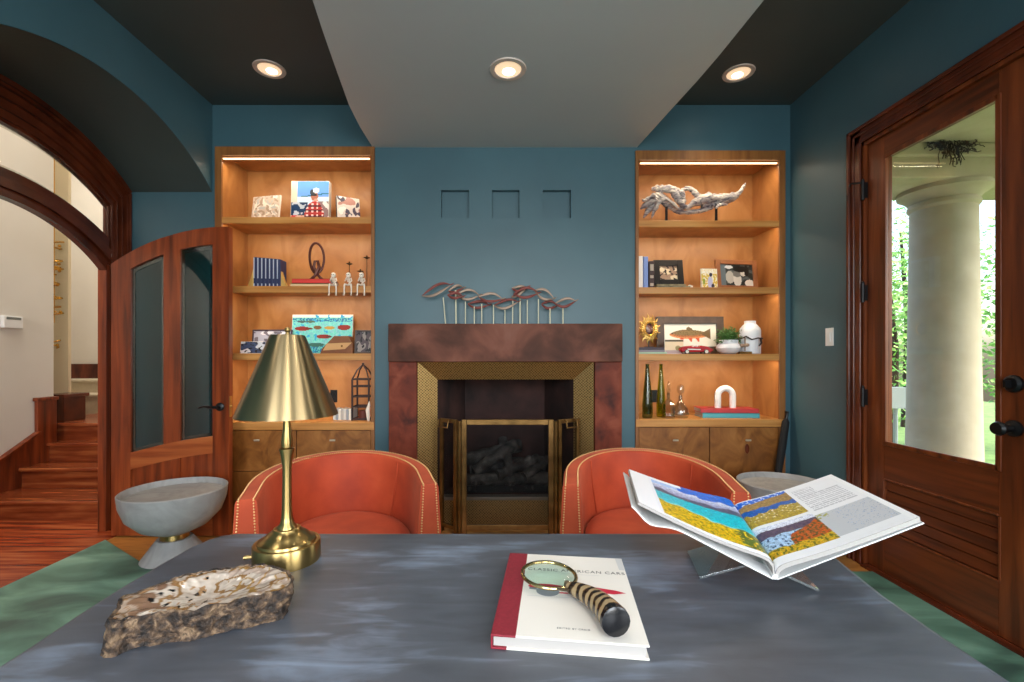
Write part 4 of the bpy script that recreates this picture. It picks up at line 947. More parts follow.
def lerp3(a, b, q): return tuple(a[i]+(b[i]-a[i])*q for i in range(3))
def jit(f, s):
    def g(u, v):
        du, dv = .012*nz(u*40, v*40, s), .012*nz(u*40, v*40, s+5)
        c = f(u, v); lo, hi = min(c), max(c)
        if hi-lo < .07 and hi > .6: return c
        c2 = f(u+du, v+dv)
        if max(c2)-min(c2) < .07 and max(c2) > .8: c2 = c
        k = 1+.22*nz(u*110, v*110, s+2)+.18*nz(u*35, v*50, s+7); c = lerp3(c, c2, .5)
        return tuple(q_*k for q_ in c)
    return g
def pageL(u, v):    # u from spine outward, v bottom to top
    if v < .055 or u > .83: return (.93, .93, .94)
    if .83 > u > .80: return (.90, .90, .92)
    n = nz(u*9, v*9, 3); n2 = nz(u*40, v*40, 6); n3 = nz(u*90, v*90, 9)
    x = 1-u/.80     # 0 at outer, 1 at spine
    if v > .93 and x < .35: return (.93, .93, .94)
    hz1 = .40+.06*n-.10*x+.10*(x > .8)*(x-.8)
    if v < hz1:
        c = (.80+.12*n3, .66+.14*n2, .05)
        if n2+.5*n3 > .25: c = (.48, .42, .10)
        if n2 < -.35: c = (.93, .80, .18)
        if x > .72 and n2 > -.2: c = (.33, .40, .16)
        return c
    if v < .62: return (.10, .70+.05*n2, .76) if v > hz1+.02 else (.55, .82, .74)
    if v < .70+.05*n: return (.32+.1*n2, .34+.1*n2, .44+.08*n2)
    if v < .86+.08*n-.05*x: return lerp3((.55, .58, .72), (.90, .92, .97), min(1, max(0, (v-.7)/.2+.3*n2)))
    return (.14, .42, .80) if x > .3 else (.62, .74, .92)
def pageR(u, v):
    n = nz(u*11, v*11, 13); n2 = nz(u*45, v*45, 16); n3 = nz(u*100, v*100, 19)
    if u < .53:
        if .54 < v < .985:
            q = (v-.54)/.445
            if q < .42+.12*n+.1*(u-.2):
                c = (.70+.12*n2, .60+.1*n2, .22)
                if n2+.4*n3 > .36 and q > .15: c = (.93, .90, .85)
                if n3 > .45: c = (.60, .35, .15)
                return c
            if q < .60+.1*n: return (.12, .36+.1*n2, .68)
            if q < .80+.22*u+.05*n: return (.62+.1*n2, .50+.1*n2, .30)
            return (.13, .40, .82) if n2 < .25 else (.80, .86, .95)
        if .09 < v < .50:
            q = (v-.09)/.41
            if q < .22+.1*n: return (.80+.1*n3, .66+.1*n2, .12) if n2 < .2 else (.40, .40, .12)
            if u > .25 and q < .45+1.2*(u-.25)+.1*n and q < .9: return (.74+.1*n3, .36+.12*n2, .10) if n2 < .1 else (.38, .30, .16)
            if q < .62+.1*n: return (.66, .78, .90) if n2 > -.25 else (.20, .32, .50)
            if q < .85: return (.36+.08*n2, .30+.08*n2, .38)
            return (.86, .87, .93)
        return (.93, .93, .94)
    if u > .96: return (.95, .95, .95)
    if .10 < v < .45:
        c = (.76, .77, .79)
        if abs(n2) < .035 and u > .65: c = (.55, .64, .76)
        if u < .62 and v > .38 and n2 > 0: c = (.62, .62, .28)
        return c
    if .50 < v < .92 and .57 < u < .92:
        row = int(v*70)
        if row % 2 == 0 and not (.70 < v < .72) and nz(u*160, row*3.7, 1) > -.35 and (v < .80 or u < .75): return (.74, .74, .76)
    return (.93, .93, .94)
surf('left_page', lambda u, v: PL(u*.98, v, .0003), jit(pageL, 3), 170, 140, M['page'], t, 'page with a photo of yellow flowers by a turquoise lake')
surf('right_page', lambda u, v: PR(u, v, .0003), jit(pageR, 8), 190, 160, M['page'], t, 'page with two landscape photos, text and a map')

t = thing('book_stand', 'clear acrylic crossed book stand under the open picture book', 'book stand', (.53, .97, .76))
gy = Vector((ax.x, ax.y, 0)).normalized(); gx_ = Vector((gy.y, -gy.x, 0)); cen = Vector((.52, .93, 0))
def plate(w0, z0, w1, z1, v0, v1, th=.005):
    a = cen+gx_*w0; b = cen+gx_*w1; a.z = z0; b.z = z1; d = (b-a).normalized(); n = d.cross(gy).normalized()
    q = [a+gy*v0, b+gy*v0, b+gy*v1, a+gy*v1]; bm = NB(); prism(bm, [p-n*th/2 for p in q], n*th); return bm
obj('acrylic_plate', plate(-.115, .7635, .13, .856, -.028, .10), M['acrylic'], t, bevel=.0008)
obj('acrylic_plate', plate(.097, .7635, -.13, .856, -.034, .075), M['acrylic'], t, bevel=.0008)

# ------------------------------------------------------------------ shelf things
Z1l, Z2l, Z3l, Z4l = Z(217.5, D)+.0006, Z(286.3, D)+.0006, Z(353.5, D)+.0006, Z(422, D)+.0002
Z1r, Z2r, Z3r, Z4r = Z(221, D)+.0006, Z(287.5, D)+.0006, Z(354, D)+.0006, Z(419, D)+.0002
def panelpic(name, label, cat, pxa, pxb, pyt, zb, d0, colf, th=.02, yaw=0, lean=6, frame=None, fw=.02, mat=None, nx=50, ny=44, group=None, mat_w=0, mcol='#e9e4da'):
    """picture standing on a shelf, leaning back; optional frame"""
    xa, xb = X(pxa, d0), X(pxb, d0); w = (xb-xa)/max(.3, math.cos(math.radians(yaw))); h = (Z(pyt, d0)-zb)/math.cos(math.radians(lean))
    t = thing(name, label, cat, ((xa+xb)/2, d0, zb), math.radians(yaw), group)
    m = Matrix.Translation((0, 0, 0)) @ Matrix.Rotation(math.radians(-lean), 4, 'X')
    lift = abs(th*math.sin(math.radians(lean)))
    m = Matrix.Translation((0, 0, lift)) @ m
    Wm = W[t] @ m; M_ = W[t]
    if frame:
        bm = NB(); hw = w/2
        for a, b, c, e in ((-hw, -hw+fw, 0, h), (hw-fw, hw, 0, h), (-hw+fw, hw-fw, 0, fw), (-hw+fw, hw-fw, h-fw, h)): box(bm, a, b, 0, th, c, e, mat=m)
        obj('frame', bm, frame, t, world=False, bevel=.003)
        bm = NB(); box(bm, -hw+fw*.5, hw-fw*.5, th*.5, th*.9, fw*.5, h-fw*.5, mat=m); obj('backing', bm, M['black'], t, world=False)
        a0, a1, b0, b1, yy = -hw+fw*.9, hw-fw*.9, fw*.9, h-fw*.9, th*.4
        if mat_w:
            bm = NB(); box(bm, a0, a1, th*.42, th*.5, b0, b1, mat=m); obj('mat_board', bm, base('mat_board', mcol, .8), t, world=False); a0 += mat_w; a1 -= mat_w; b0 += mat_w; b1 -= mat_w
    else:
        bm = NB(); box(bm, -w/2, w/2, 0, th, 0, h, mat=m); obj('block', bm, mat or M['offwhite'], t, world=False)
        a0, a1, b0, b1, yy = -w/2+.002, w/2-.002, .002, h-.002, -.0006
    surf('picture', lambda u, v: Wm @ Vector((a0+(a1-a0)*u, yy, b0+(b1-b0)*v)), colf, nx, ny, M['print'], t)
    return t
def c_pale(u, v):
    n = nz(u*3, v*3, 21); n2 = nz(u*8, v*8, 2); c = (.80, .72, .64)
    if abs(n-(u-.5)*.8) < .12: c = (.92, .88, .82)
    if n2 > .2: c = (.66, .57, .48)
    if n2 < -.3: c = (.72, .72, .70)
    return c
def c_man(u, v):
    n = nz(u*7, v*7, 2); sky = (.32+.3*(1-v), .55+.2*(1-v), .88)
    c = sky
    if v < .62: c = (.78, .88, .94)
    if u < .17 and v > .48: c = (.88, .80, .72)
    if v < .47 and u < .45: c = (.10, .22, .36) if (n > -.1) else (.75, .78, .82)
    if v < .17 and u < .45: c = (.86, .70, .62) if n > 0 else (.80, .30, .28)
    if v < .5 and u > .72: c = (.55, .45, .45) if n > 0 else (.9, .88, .86)
    if abs(v-(.62+.12*(u-.3))) < .012 and .25 < u: c = (.10, .40, .48)
    if ((u-.62)/.27)**2+((v-.06)/.44)**2 < 1:
        c = (.72, .20, .18)
        if int(u*22) % 3 == 0 and int(v*22) % 2: c = (.95, .85, .82)
        elif int(v*24) % 3 == 0: c = (.35, .12, .16)
    if ell(u, v, .62, .63, .095, .12): c = (.66, .42, .34)
    if ell(u, v, .66, .53, .06, .04): c = (.85, .62, .55)
    if abs(v-.655) < .022 and abs(u-.60) < .085: c = (.06, .06, .08)
    if ell(u, v, .57, .73, .08, .07): c = (.20, .22, .25)
    if ell(u, v, .66, .77, .09, .06): c = (.88, .88, .90)
    return c
def c_group(s):
    def f(u, v):
        n = nz(u*3+s, v*3, s); n2 = nz(u*6, v*4, s+3); c = (.86, .82, .78)
        if n2 > .15: c = (.30, .28, .34)
        if n < -.15: c = (.70, .50, .45)
        if n > .35: c = (.95, .92, .88)
        return c
    return f
def c_blur(s, a=(.25, .30, .42), b=(.8, .82, .85), k=(.1, .1, .13)):
    def f(u, v):
        n = nz(u*3+s, v*2.5, s); n2 = nz(u*7, v*6, s+3)
        if n2 > .25: return k
        if n > .08: return b
        return a
    return f
panelpic('photo_block', 'pale sandy photo print leaning at the left of the top left shelf', 'picture', 249, 279.5, 195, Z1l, 3.50, c_pale, .015, -12, 8)
panelpic('photo_block', 'large photo of a man in a red plaid shirt under blue sky', 'picture', 290.5, 328.5, 180.5, Z1l, 3.48, c_man, .045, 0, 3)
panelpic('photo_block', 'angled group photo block right of the plaid shirt photo on the shelf', 'picture', 339, 359, 196.5, Z1l, 3.50, c_group(5), .04, 28, 12, mat=base('dark_block', '#3a2f2c', .6))
# set of navy books between gold bookends
M['goldsatin'] = base('satin_gold', '#e0bd70', .35, .6)
ORD = ['first', 'second', 'third', 'fourth', 'fifth', 'sixth', 'seventh', 'eighth']
for i in range(7):
    x0 = X(253.3+i*3.9, 3.45); bm = NB(); wdt = .0275; hh = Z(257+i*.35, 3.45)-Z2l
    box(bm, x0, x0+wdt, 3.45, 3.55, Z2l, Z2l+hh)
    t_ = thing('hardcover_book', ORD[i]+' navy book with silver banded spine from the left gold bookend', 'book', (x0+wdt/2, 3.5, Z2l), group='navy books between gold bookends')
    obj('cover', bm, base('navy_cloth', '#1b2a52', .5), t_, bevel=.003)
    bm = NB(); box(bm, x0+.0015, x0+.0095, 3.4485, 3.451, Z2l+.002, Z2l+hh*.15); box(bm, x0+.0015, x0+.0095, 3.4485, 3.451, Z2l+hh*.32, Z2l+hh-.004); obj('spine_stripe', bm, base('silver_foil', '#aab4c6', .35, .2), t_)
for px0, px1, pyt, lab, sgn in ((245, 252.6, 268, 'gold sail shaped bookend left of the navy books', 1), (279.8, 287, 269, 'gold bookend right of the navy books beside the red book', -1)):
    xa, xb = X(px0, 3.45), X(px1, 3.45); h = Z(pyt, 3.45)-Z2l; bm = NB()
    prof = [(xa if sgn > 0 else xb, 0)]+[((xb if sgn > 0 else xa)-sgn*(xb-xa)*(1-math.sin(q*math.pi/20)), h*(math.sin(q*math.pi/20)) if 0 else h*q/10) for q in range(0, 11)]+[((xb if sgn > 0 else xa), 0)]
    prof = [((xa if sgn > 0 else xb)+sgn*(xb-xa)*(q/10)**.7, h*(q/10)) for q in range(11)]+[((xb if sgn > 0 else xa), 0)]
    prism(bm, [(x, 3.46, Z2l+z) for x, z in prof], (0, .035, 0)); solo('bookend', bm, M['goldsatin'], lab, 'bookend', origin=((xa+xb)/2, 3.5, Z2l), bevel=.003)
def flatbook(label, xa, xb, z0, th, col, y0=3.42, y1=3.60, yaw=0, group=None, pagecol=True):
    t = thing('hardcover_book', label, 'book', ((xa+xb)/2, (y0+y1)/2, z0), math.radians(yaw), group)
    w = (xb-xa)/2; dd = (y1-y0)/2; m = base('cloth_cover', col, .5)
    bm = NB(); k = min(.003, th*.2)
    box(bm, -w, w, -dd, dd, 0, k); box(bm, -w, w, -dd, dd, th-k, th); box(bm, -w, w, -dd, -dd+k, 0, th); obj('cover', bm, m, t, world=False)
    bm = NB(); box(bm, -w+.003, w-.003, -dd+k, dd-.004, k, th-k); obj('page_block', bm, M['paper'], t, world=False)
    return t
flatbook('cream book lying under the red book on the second left shelf', X(291, 3.43), X(331, 3.43), Z2l, .030, '#cdb98e')
flatbook('red book lying under the dark looped sculpture', X(292.5, 3.43), X(331, 3.43), Z2l+.031, .034, '#cf3b34')
# looped ribbon sculpture
zb = Z2l+.0655; dd = 3.49; xm = X(316.5, dd)
bm = NB(); H = Z(241, dd)-zb; pts = []
for i in range(41):
    a = -.5+2*math.pi*i/40
for i in range(37):
    q = i/36; th_ = math.radians(-62+304*q); r = .052
    pts.append((xm+r*math.cos(th_)*(1.0), dd+.012*math.cos(th_*1.5), zb+.165+.115*math.sin(th_)))
p0 = [(xm-.045, dd, zb+.004), (xm-.015, dd-.01, zb+.03)]; p1 = [(xm+.012, dd+.01, zb+.03), (xm+.048, dd, zb+.004)]
tube(bm, [(xm-.05, dd, zb+.006)]+pts+[(xm+.05, dd, zb+.006)][::1], [.008]+[.0095]*len(pts)+[.008], 8)
tube(bm, [(xm-.03, dd-.006, zb+.006), (xm+.005, dd-.012, zb+.05), (xm+.022, dd-.004, zb+.10), (xm+.01, dd, zb+.145), (xm-.012, dd, zb+.145), (xm-.02, dd, zb+.1), (xm+.004, dd+.004, zb+.05), (xm+.035, dd, zb+.006)], [.009, .012, .013, .011, .011, .012, .011, .008], 8)
solo('loop_sculpture', bm, base('dark_red_bronze', '#4c241c', .35, .3), 'dark red looped ribbon sculpture standing on the red book', 'sculpture', origin=(xm, dd, zb), smooth=True)
# three seated skeleton figurines on the shelf edge
def skeleton(px, label):
    d = 3.352; x = X(px, d); z = Z2l; t = thing('skeleton_figurine', label, 'figurine', (x, d, z), group='bone white skeleton figurines on the shelf edge')
    s = 1.0; P_ = lambda a, b, c: (x+a*s, d+b, z+c*s)
    bm = NB(); ball(bm, P_(0, -.012, .078), .018, 1, 1, 1.05); ball(bm, P_(0, -.021, .067), .011, 1, .8, .9); obj('skull', bm, M['bone'], t, smooth=True)
    bm = NB()
    for sx in (-1, 1): ball(bm, P_(sx*.006, -.0275, .079), .0035, seg=8, rings=6)
    obj('eye_socket', bm, M['black'], t)
    bm = NB(); tube(bm, [P_(0, 0, .006), P_(0, .006, .03), P_(0, 0, .055), P_(0, -.006, .064)], .004, 6)
    for k in range(4):
        zz = .032+k*.007; r = .011+.001*k; tube(bm, [P_(r*math.cos(a), -.006+.008*math.sin(a), zz) for a in [i*math.pi/5 for i in range(10)]], .0024, 5, closed=True)
    tube(bm, [P_(-.012, 0, .007), P_(0, .004, .011), P_(.012, 0, .007)], .006, 6)
    obj('rib_cage', bm, M['bone'], t, smooth=True)
    for sx in (-1, 1):
        bm = NB(); tube(bm, [P_(sx*.016, -.002, .058), P_(sx*.024, -.012, .036), P_(sx*.012, -.028, .05 if sx < 0 else .018), P_(sx*.006, -.028, .062 if sx < 0 else .012)], .0042, 6); obj('arm', bm, M['bone'], t, smooth=True)
        bm = NB(); tube(bm, [P_(sx*.01, 0, .008), P_(sx*.022, -.026, .010), P_(sx*.024, -.028, .004), P_(sx*.026, -.027, -.03), P_(sx*.025, -.027, -.062), P_(sx*.027, -.036, -.070)], [.006, .006, .0065, .0046, .0046, .007], 6); obj('leg', bm, M['bone'], t, smooth=True)
skeleton(334, 'white skeleton figurine sitting on the shelf edge nearest the red book'); skeleton(349, 'white skeleton figurine sitting on the shelf edge, middle of the three'); skeleton(362, 'white skeleton figurine sitting on the shelf edge nearest the fireplace wall')
for px, pyt, d in ((351, 264, 3.52), (362, 271.5, 3.50), (368.5, 258, 3.42)):
    t = thing('candle_holder', {351: 'thin dark candle holder behind the middle skeleton figurine', 362: 'shortest thin dark candle holder behind the right skeleton figurine', 368.5: 'tallest thin candle holder at the right end of the second left shelf'}[px], 'candle holder', (X(px, d)-.012, d, Z2l), group='thin dark candle holders')
    x = X(px, d)-.012; zt = Z(pyt, d); bm = NB(); lathe(bm, [(0, 0), (.022, 0), (.022, .004), (.004, .007), (.0025, .012), (.0025, zt-Z2l-.01), (.006, zt-Z2l-.006), (.024, zt-Z2l), (.024, zt-Z2l+.003), (.007, zt-Z2l), (.006, zt-Z2l+.018), (0, zt-Z2l+.018)], (x, d, Z2l), 16); obj('stem', bm, base('dark_brass', '#4a3a22', .4, .8), t, smooth=True)
# third left shelf
panelpic('framed_photo', 'silver and purple framed winter photo behind the small blue photo', 'photo frame', 251, 291, 329.5, Z3l, 3.56, c_blur(2, (.72, .72, .78), (.92, .90, .92), (.45, .42, .46)), .015, 0, 6, frame=base('purple_grey_frame', '#3e3240', .4), fw=.012)
panelpic('photo_print', 'small bluish photo of people propped before the framed photo', 'picture', 240, 265, 341.5, Z3l, 3.44, c_blur(9), .006, 0, 8)
def c_fish(u, v):
    n = nz(u*14, v*10, 31); n2 = nz(u*40, v*30, 12)
    c = (.45+.18*n2, .78+.1*n, .76+.08*n2)
    if v > .93: c = (.90, .92, .86)
    if .82 < v < .92 and n2 > -.05: c = (.12, .40, .60)
    if n > .35: c = (.20, .62, .80)
    if v < .22 and n2 > 0: c = (.08, .45, .62)
    for cx, cy, rx, ry, col in ((.17, .64, .13, .055, (.52, .16, .12)), (.28, .64, .06, .03, (.4, .15, .1)), (.42, .67, .07, .05, (.45, .30, .16)), (.62, .66, .09, .04, (.72, .56, .25)), (.86, .67, .11, .07, (.52, .15, .10)), (.53, .43, .12, .055, (.52, .17, .13)), (.62, .43, .05, .02, (.3, .2, .2)), (.40, .22, .14, .05, (.22, .40, .36)), (.16, .82, .08, .03, (.25, .35, .35)), (.30, .82, .08, .03, (.30, .38, .30))):
        if ell(u, v, cx, cy, rx, ry): c = col
    return c
panelpic('fish_painting', 'turquoise painting of red fish leaning at the back of the left bookcase', 'painting', 291, 352, 314.5, Z3l, 3.62, c_fish, .02, 0, 5, nx=90, ny=60)
# faceted wooden box
d = 3.46; xa, xb = X(320, d), X(353, d); h = Z(335.5, d)-Z3l; bm = NB()
def v3(px, py, y): return (X(px, d), y, max(Z3l, Z(py, d)))
bm = NB(); F_ = [(320, 354), (322, 348.5), (334, 336), (348, 336), (352.5, 344), (352.5, 354)]
prism(bm, [v3(a, b, d) for a, b in F_], (0, .10, 0)); ob = solo('wooden_box', bm, mixmat('box_wood', ['#6b4124', '#87552f'], nscale=9, rough=.5), 'faceted brown wooden box before the turquoise fish painting', 'box', origin=((xa+xb)/2, d, Z3l), bevel=.002)
bm = NB(); prism(bm, [v3(a, b, d-.004) for a, b in [(327, 343.5), (352, 342.5), (345, 349), (323, 350.5)]], (0, .006, 0)); W[ob] = Matrix.Translation(((xa+xb)/2, d, Z3l)); obj('inlay', bm, base('light_inlay', '#c49b66', .5), ob)
bm = NB(); ball(bm, v3(342, 346, d-.006), .008); obj('latch', bm, M['bronze'], ob)
panelpic('framed_photo', 'small dark photo frame with reddish photo at the right of the wooden box', 'photo frame', 354, 372, 330, Z3l, 3.46, c_blur(14, (.30, .26, .28), (.55, .52, .5), (.05, .05, .06)), .018, 0, 5, frame=base('grey_brown_frame', '#4f423b', .4), fw=.012)
# left counter
d = 3.50; xa, xb = X(353, d), X(371, d); yb0 = 3.44
t = thing('lantern', 'dark metal cage lantern with pointed top at the right of the counter', 'lantern', ((xa+xb)/2, 3.50, Z4l))
w2 = .062; cx0_ = X(363, d)-.0; hz_ = Z(379, 3.5)
bm = NB()
for sx in (-1, 1):
    for sy in (-1, 1):
        box(bm, cx0_+sx*w2-.006, cx0_+sx*w2+.006, 3.50+sy*w2-.006, 3.50+sy*w2+.006, Z4l, hz_)
        tube(bm, [(cx0_+sx*w2, 3.50+sy*w2, hz_), (cx0_+sx*w2*.55, 3.50+sy*w2*.55, Z(370, 3.5)), (cx0_, 3.50, Z(364.5, 3.5))], .006, 6)
for py in (379, 386, 396, 406, 418):
    z = Z(py, 3.5)
    for sy in (-1, 1): box(bm, cx0_-w2, cx0_+w2, 3.50+sy*w2-.004, 3.50+sy*w2+.004, z-.006, z+.006)
    for sx in (-1, 1): box(bm, cx0_+sx*w2-.004, cx0_+sx*w2+.004, 3.50-w2, 3.50+w2, z-.006, z+.006)
ball(bm, (cx0_, 3.50, Z(364, 3.5)), .010); obj('cage', bm, base('dark_iron', '#352523', .5, .4), t)
bm = NB(); box(bm, cx0_-w2, cx0_+w2, 3.50-w2, 3.50+w2, Z4l+.002, Z4l+.012); lathe(bm, [(0, .012), (.03, .012), (.03, .07), (0, .07)], (cx0_, 3.5, Z4l), 16); obj('candle', bm, base('red_brown_candle', '#6a3022', .6), t)
# books standing on counter: pale striped block + small white shell
for i in range(8):
    x0 = X(333+i*2.6, 3.46); bm = NB(); box(bm, x0, x0+.0178, 3.46, 3.56, Z4l, Z4l+.085-.002*(i % 3))
    t_ = solo('paperback_book', bm, base('pale_spine', ['#d8d4cc', '#9aa0a8', '#e8e2d6', '#b8b4ae'][i % 4], .6), ORD[7-i]+' small pale paperback from the dark lantern on the counter', 'book', group='small pale paperbacks on the left counter', origin=(x0, 3.5, Z4l), bevel=.002)
bm = NB(); x = X(368.8, 3.415); tube(bm, [(x, 3.41, Z4l+.0), (x-.002, 3.41, Z4l+.03), (x-.006, 3.412, Z4l+.08), (x+.002, 3.415, Z4l+.12), (x+.004, 3.415, Z4l+.145)], [.008, .014, .017, .010, .003], 10)
solo('white_figurine', bm, M['bone'], 'slim white figurine standing in front of the dark lantern', 'figurine', origin=(x, 3.41, Z4l), smooth=True)

# ------------------------------------------------------------------ right bookcase things
# driftwood on two pins
dz = 3.50
def q(x, y, o=0): return (X(635+x/8.192, dz), dz+o, Z(170+y/8.192, dz))
t = thing('driftwood_sculpture', 'bleached grey driftwood branch mounted on two dark pins on top right shelf', 'sculpture', (1.35, dz, Z1r))
strands = [([(150, 160), (190, 150), (240, 155), (300, 160), (350, 175), (390, 200), (400, 250), (380, 290), (400, 320)], [14, 26, 30, 30, 24, 20, 16, 20, 24], 0), ([(190, 180), (230, 230), (280, 270), (330, 310), (370, 335), (430, 340), (500, 335), (580, 320), (650, 300)], [22, 34, 34, 26, 20, 16, 18, 16, 12], .02), ([(300, 170), (330, 220), (350, 260), (390, 300), (420, 320)], [24, 30, 24, 16, 14], -.02), ([(370, 190), (400, 155), (440, 142), (480, 160), (510, 200), (540, 215)], [14, 14, 16, 20, 22, 20], .01), ([(420, 320), (480, 270), (540, 245), (600, 235), (680, 235), (760, 230), (820, 215), (860, 180), (890, 130), (903, 108)], [12, 26, 40, 42, 38, 34, 26, 18, 11, 4], 0), ([(560, 290), (620, 280), (700, 270), (760, 255), (830, 220)], [24, 26, 26, 18, 10], .015), ([(650, 320), (680, 295), (710, 290), (750, 290)], [8, 12, 10, 5], -.02), ([(200, 200), (160, 240), (110, 270), (70, 300), (45, 320)], [26, 30, 26, 18, 8], 0), ([(180, 230), (150, 290), (110, 330), (75, 385)], [22, 24, 20, 7], .02), ([(190, 260), (170, 310), (145, 350), (128, 402)], [18, 16, 12, 6], -.02), ([(150, 220), (100, 245), (60, 262), (48, 250)], [18, 16, 10, 5], -.03), ([(240, 250), (300, 290), (350, 330)], [10, 14, 8], -.03), ([(160, 160), (145, 145), (200, 130)], [14, 12, 6], .01)]
bm = NB()
for pts, rs, off in strands:
    P_ = []; R_ = []
    for i in range(len(pts)-1):
        for k in range(5):
            f = k/5; P_.append(q(pts[i][0]+(pts[i+1][0]-pts[i][0])*f, pts[i][1]+(pts[i+1][1]-pts[i][1])*f, off+.012*nz(i+f, off*50+rs[0]))); r = (rs[i]+(rs[i+1]-rs[i])*f)/8.192*dz/F*.88; R_.append(1.22*r*(1+.55*nz((i+f)*2.2, rs[0], off)))
    P_.append(q(*pts[-1], off)); R_.append(rs[-1]/8.192*dz/F*.7)
    tube(bm, P_, R_, 12)
obj('driftwood', bm, mixmat('bleached_driftwood', ['#4a464c', '#7d787e', '#aaa39d', '#d2cabf'], scale=(1, 1, 2.5), nscale=18, detail=10, dist=1.2, rough=.8, bump=1.0, pos=[.3, .42, .55, .7]), t, smooth=True, ang=80)
for px in (258, 666):
    bm = NB(); x = q(px, 0)[0]; z1 = q(0, 300 if px < 300 else 315)[2]; box(bm, x-.008, x+.008, dz-.004, dz+.008, Z1r, z1); box(bm, x-.03, x+.03, dz-.03, dz+.03, Z1r, Z1r+.004); obj('pin', bm, M['black'], t)
# second right shelf
for a, b, pyt, col, lab in ((637.8, 643, 256, '#e9e2dc', 'tall white book at the left end of the second right shelf'), (643.6, 648.2, 256.5, '#7d93cc', 'tall light blue book beside the white book on the right shelf'), (649.2, 654.6, 261, '#3c2320', 'dark brown book with pale labels beside the light blue book')):
    x0, x1 = X(a, 3.42), X(b, 3.42); t_ = thing('hardcover_book', lab, 'book', ((x0+x1)/2, 3.5, Z2r)); bm = NB(); h = Z(pyt, 3.42)-Z2r; box(bm, x0, x1, 3.42, 3.58, Z2r, Z2r+h); obj('cover', bm, base('book_cloth', col, .5), t_, bevel=.003)
    bm = NB(); box(bm, x0+.002, x1-.002, 3.424, 3.578, Z2r+h-.0, Z2r+h+.001); obj('page_block', bm, M['paper'], t_)
    if a > 649:
        bm = NB(); box(bm, x0+.008, x1-.008, 3.4185, 3.421, Z2r+h*.65, Z2r+h*.88); box(bm, x0+.008, x1-.008, 3.4185, 3.421, Z2r+h*.38, Z2r+h*.48); box(bm, x0+.008, x1-.008, 3.4185, 3.421, Z2r+.02, Z2r+h*.2); obj('spine_label', bm, base('spine_label', '#b7a795', .6), t_)
dsk = 3.44
t = thing('magazine', 'thin green grey magazine lying under the black framed photo', 'magazine', (X(672, dsk), 3.48, Z2r)); bm = NB(); box(bm, X(655.5, dsk), X(689, dsk), 3.41, 3.58, Z2r, Z2r+.018); obj('pages', bm, mixmat('green_grey_magazine', ['#4a4a34', '#8a8364'], nscale=14, rough=.5), t, bevel=.002)
bm = NB(); box(bm, X(656, dsk), X(685, dsk), 3.42, 3.58, Z2r+.0185, Z2r+.034); solo('magazine', bm, mixmat('olive_magazine', ['#5d5638', '#a09372'], nscale=20, rough=.5), 'olive and tan magazine on top of the green grey one', 'magazine', origin=(X(670, dsk), 3.5, Z2r+.0185), bevel=.002)
panelpic('framed_photo', 'wide black frame around a small bright photo leaning on the magazines', 'photo frame', 655, 684.5, 259.5, Z2r+.0345, 3.50, c_blur(21, (.62, .50, .42), (.85, .78, .66), (.18, .12, .12)), .03, 0, 10, frame=base('black_frame', '#1f1a18', .35), fw=.045)
bm = NB(); x = X(691.5, 3.42); prism(bm, [(x-.014, 3.42, Z2r), (x+.014, 3.42, Z2r), (x+.010, 3.42, Z2r+.022), (x-.014, 3.42, Z2r+.030)], (0, .03, 0)); solo('paper_tag', bm, M['offwhite'], 'small cream folded card beside the magazines', 'card', origin=(x, 3.43, Z2r))
def c_yel(u, v):
    n = nz(u*9, v*9, 44)
    c = (.85, .72, .28) if n < .1 else (.95, .90, .78)
    if v > .75 and n < 0: c = (.95, .92, .86)
    if ell(u, v, .55, .30, .16, .32): c = (.75, .74, .85)
    if ell(u, v, .6, .7, .1, .1) or ell(u, v, .72, .12, .1, .12): c = (.2, .15, .25)
    if ell(u, v, .15, .35, .08, .16): c = (.55, .62, .15)
    return c
panelpic('photo_print', 'small yellow toned photo standing left of the brown framed portrait', 'picture', 701.3, 718, 268.5, Z2r, 3.42, c_yel, .012, 4, 4)
def c_bw(u, v):
    n = nz(u*7, v*7, 61); c = (.16, .18, .17) if n < .15 else (.34, .36, .36)
    if u < .18: c = (.40, .44, .46)
    if ell(u, v, .30, .40, .13, .28): c = (.72, .70, .66)
    if ell(u, v, .52, .30, .12, .32): c = (.82, .80, .76)
    if ell(u, v, .52, .55, .13, .14): c = (.45, .44, .42)
    if ell(u, v, .70, .60, .09, .14): c = (.80, .78, .74)
    if ell(u, v, .88, .15, .14, .16): c = (.88, .85, .80)
    if ell(u, v, .62, .78, .22, .14) or ell(u, v, .8, .7, .07, .25): c = (.08, .09, .08)
    if ell(u, v, .28, .86, .12, .08): c = (.86, .85, .84)
    return c
panelpic('framed_photo', 'brown wooden frame with a black and white photo of smiling people', 'photo frame', 716, 761, 259.5, Z2r, 3.50, c_bw, .025, 10, 6, frame=mixmat('brown_frame_wood', ['#8a5432', '#a0663f'], nscale=12, rough=.4), fw=.035)
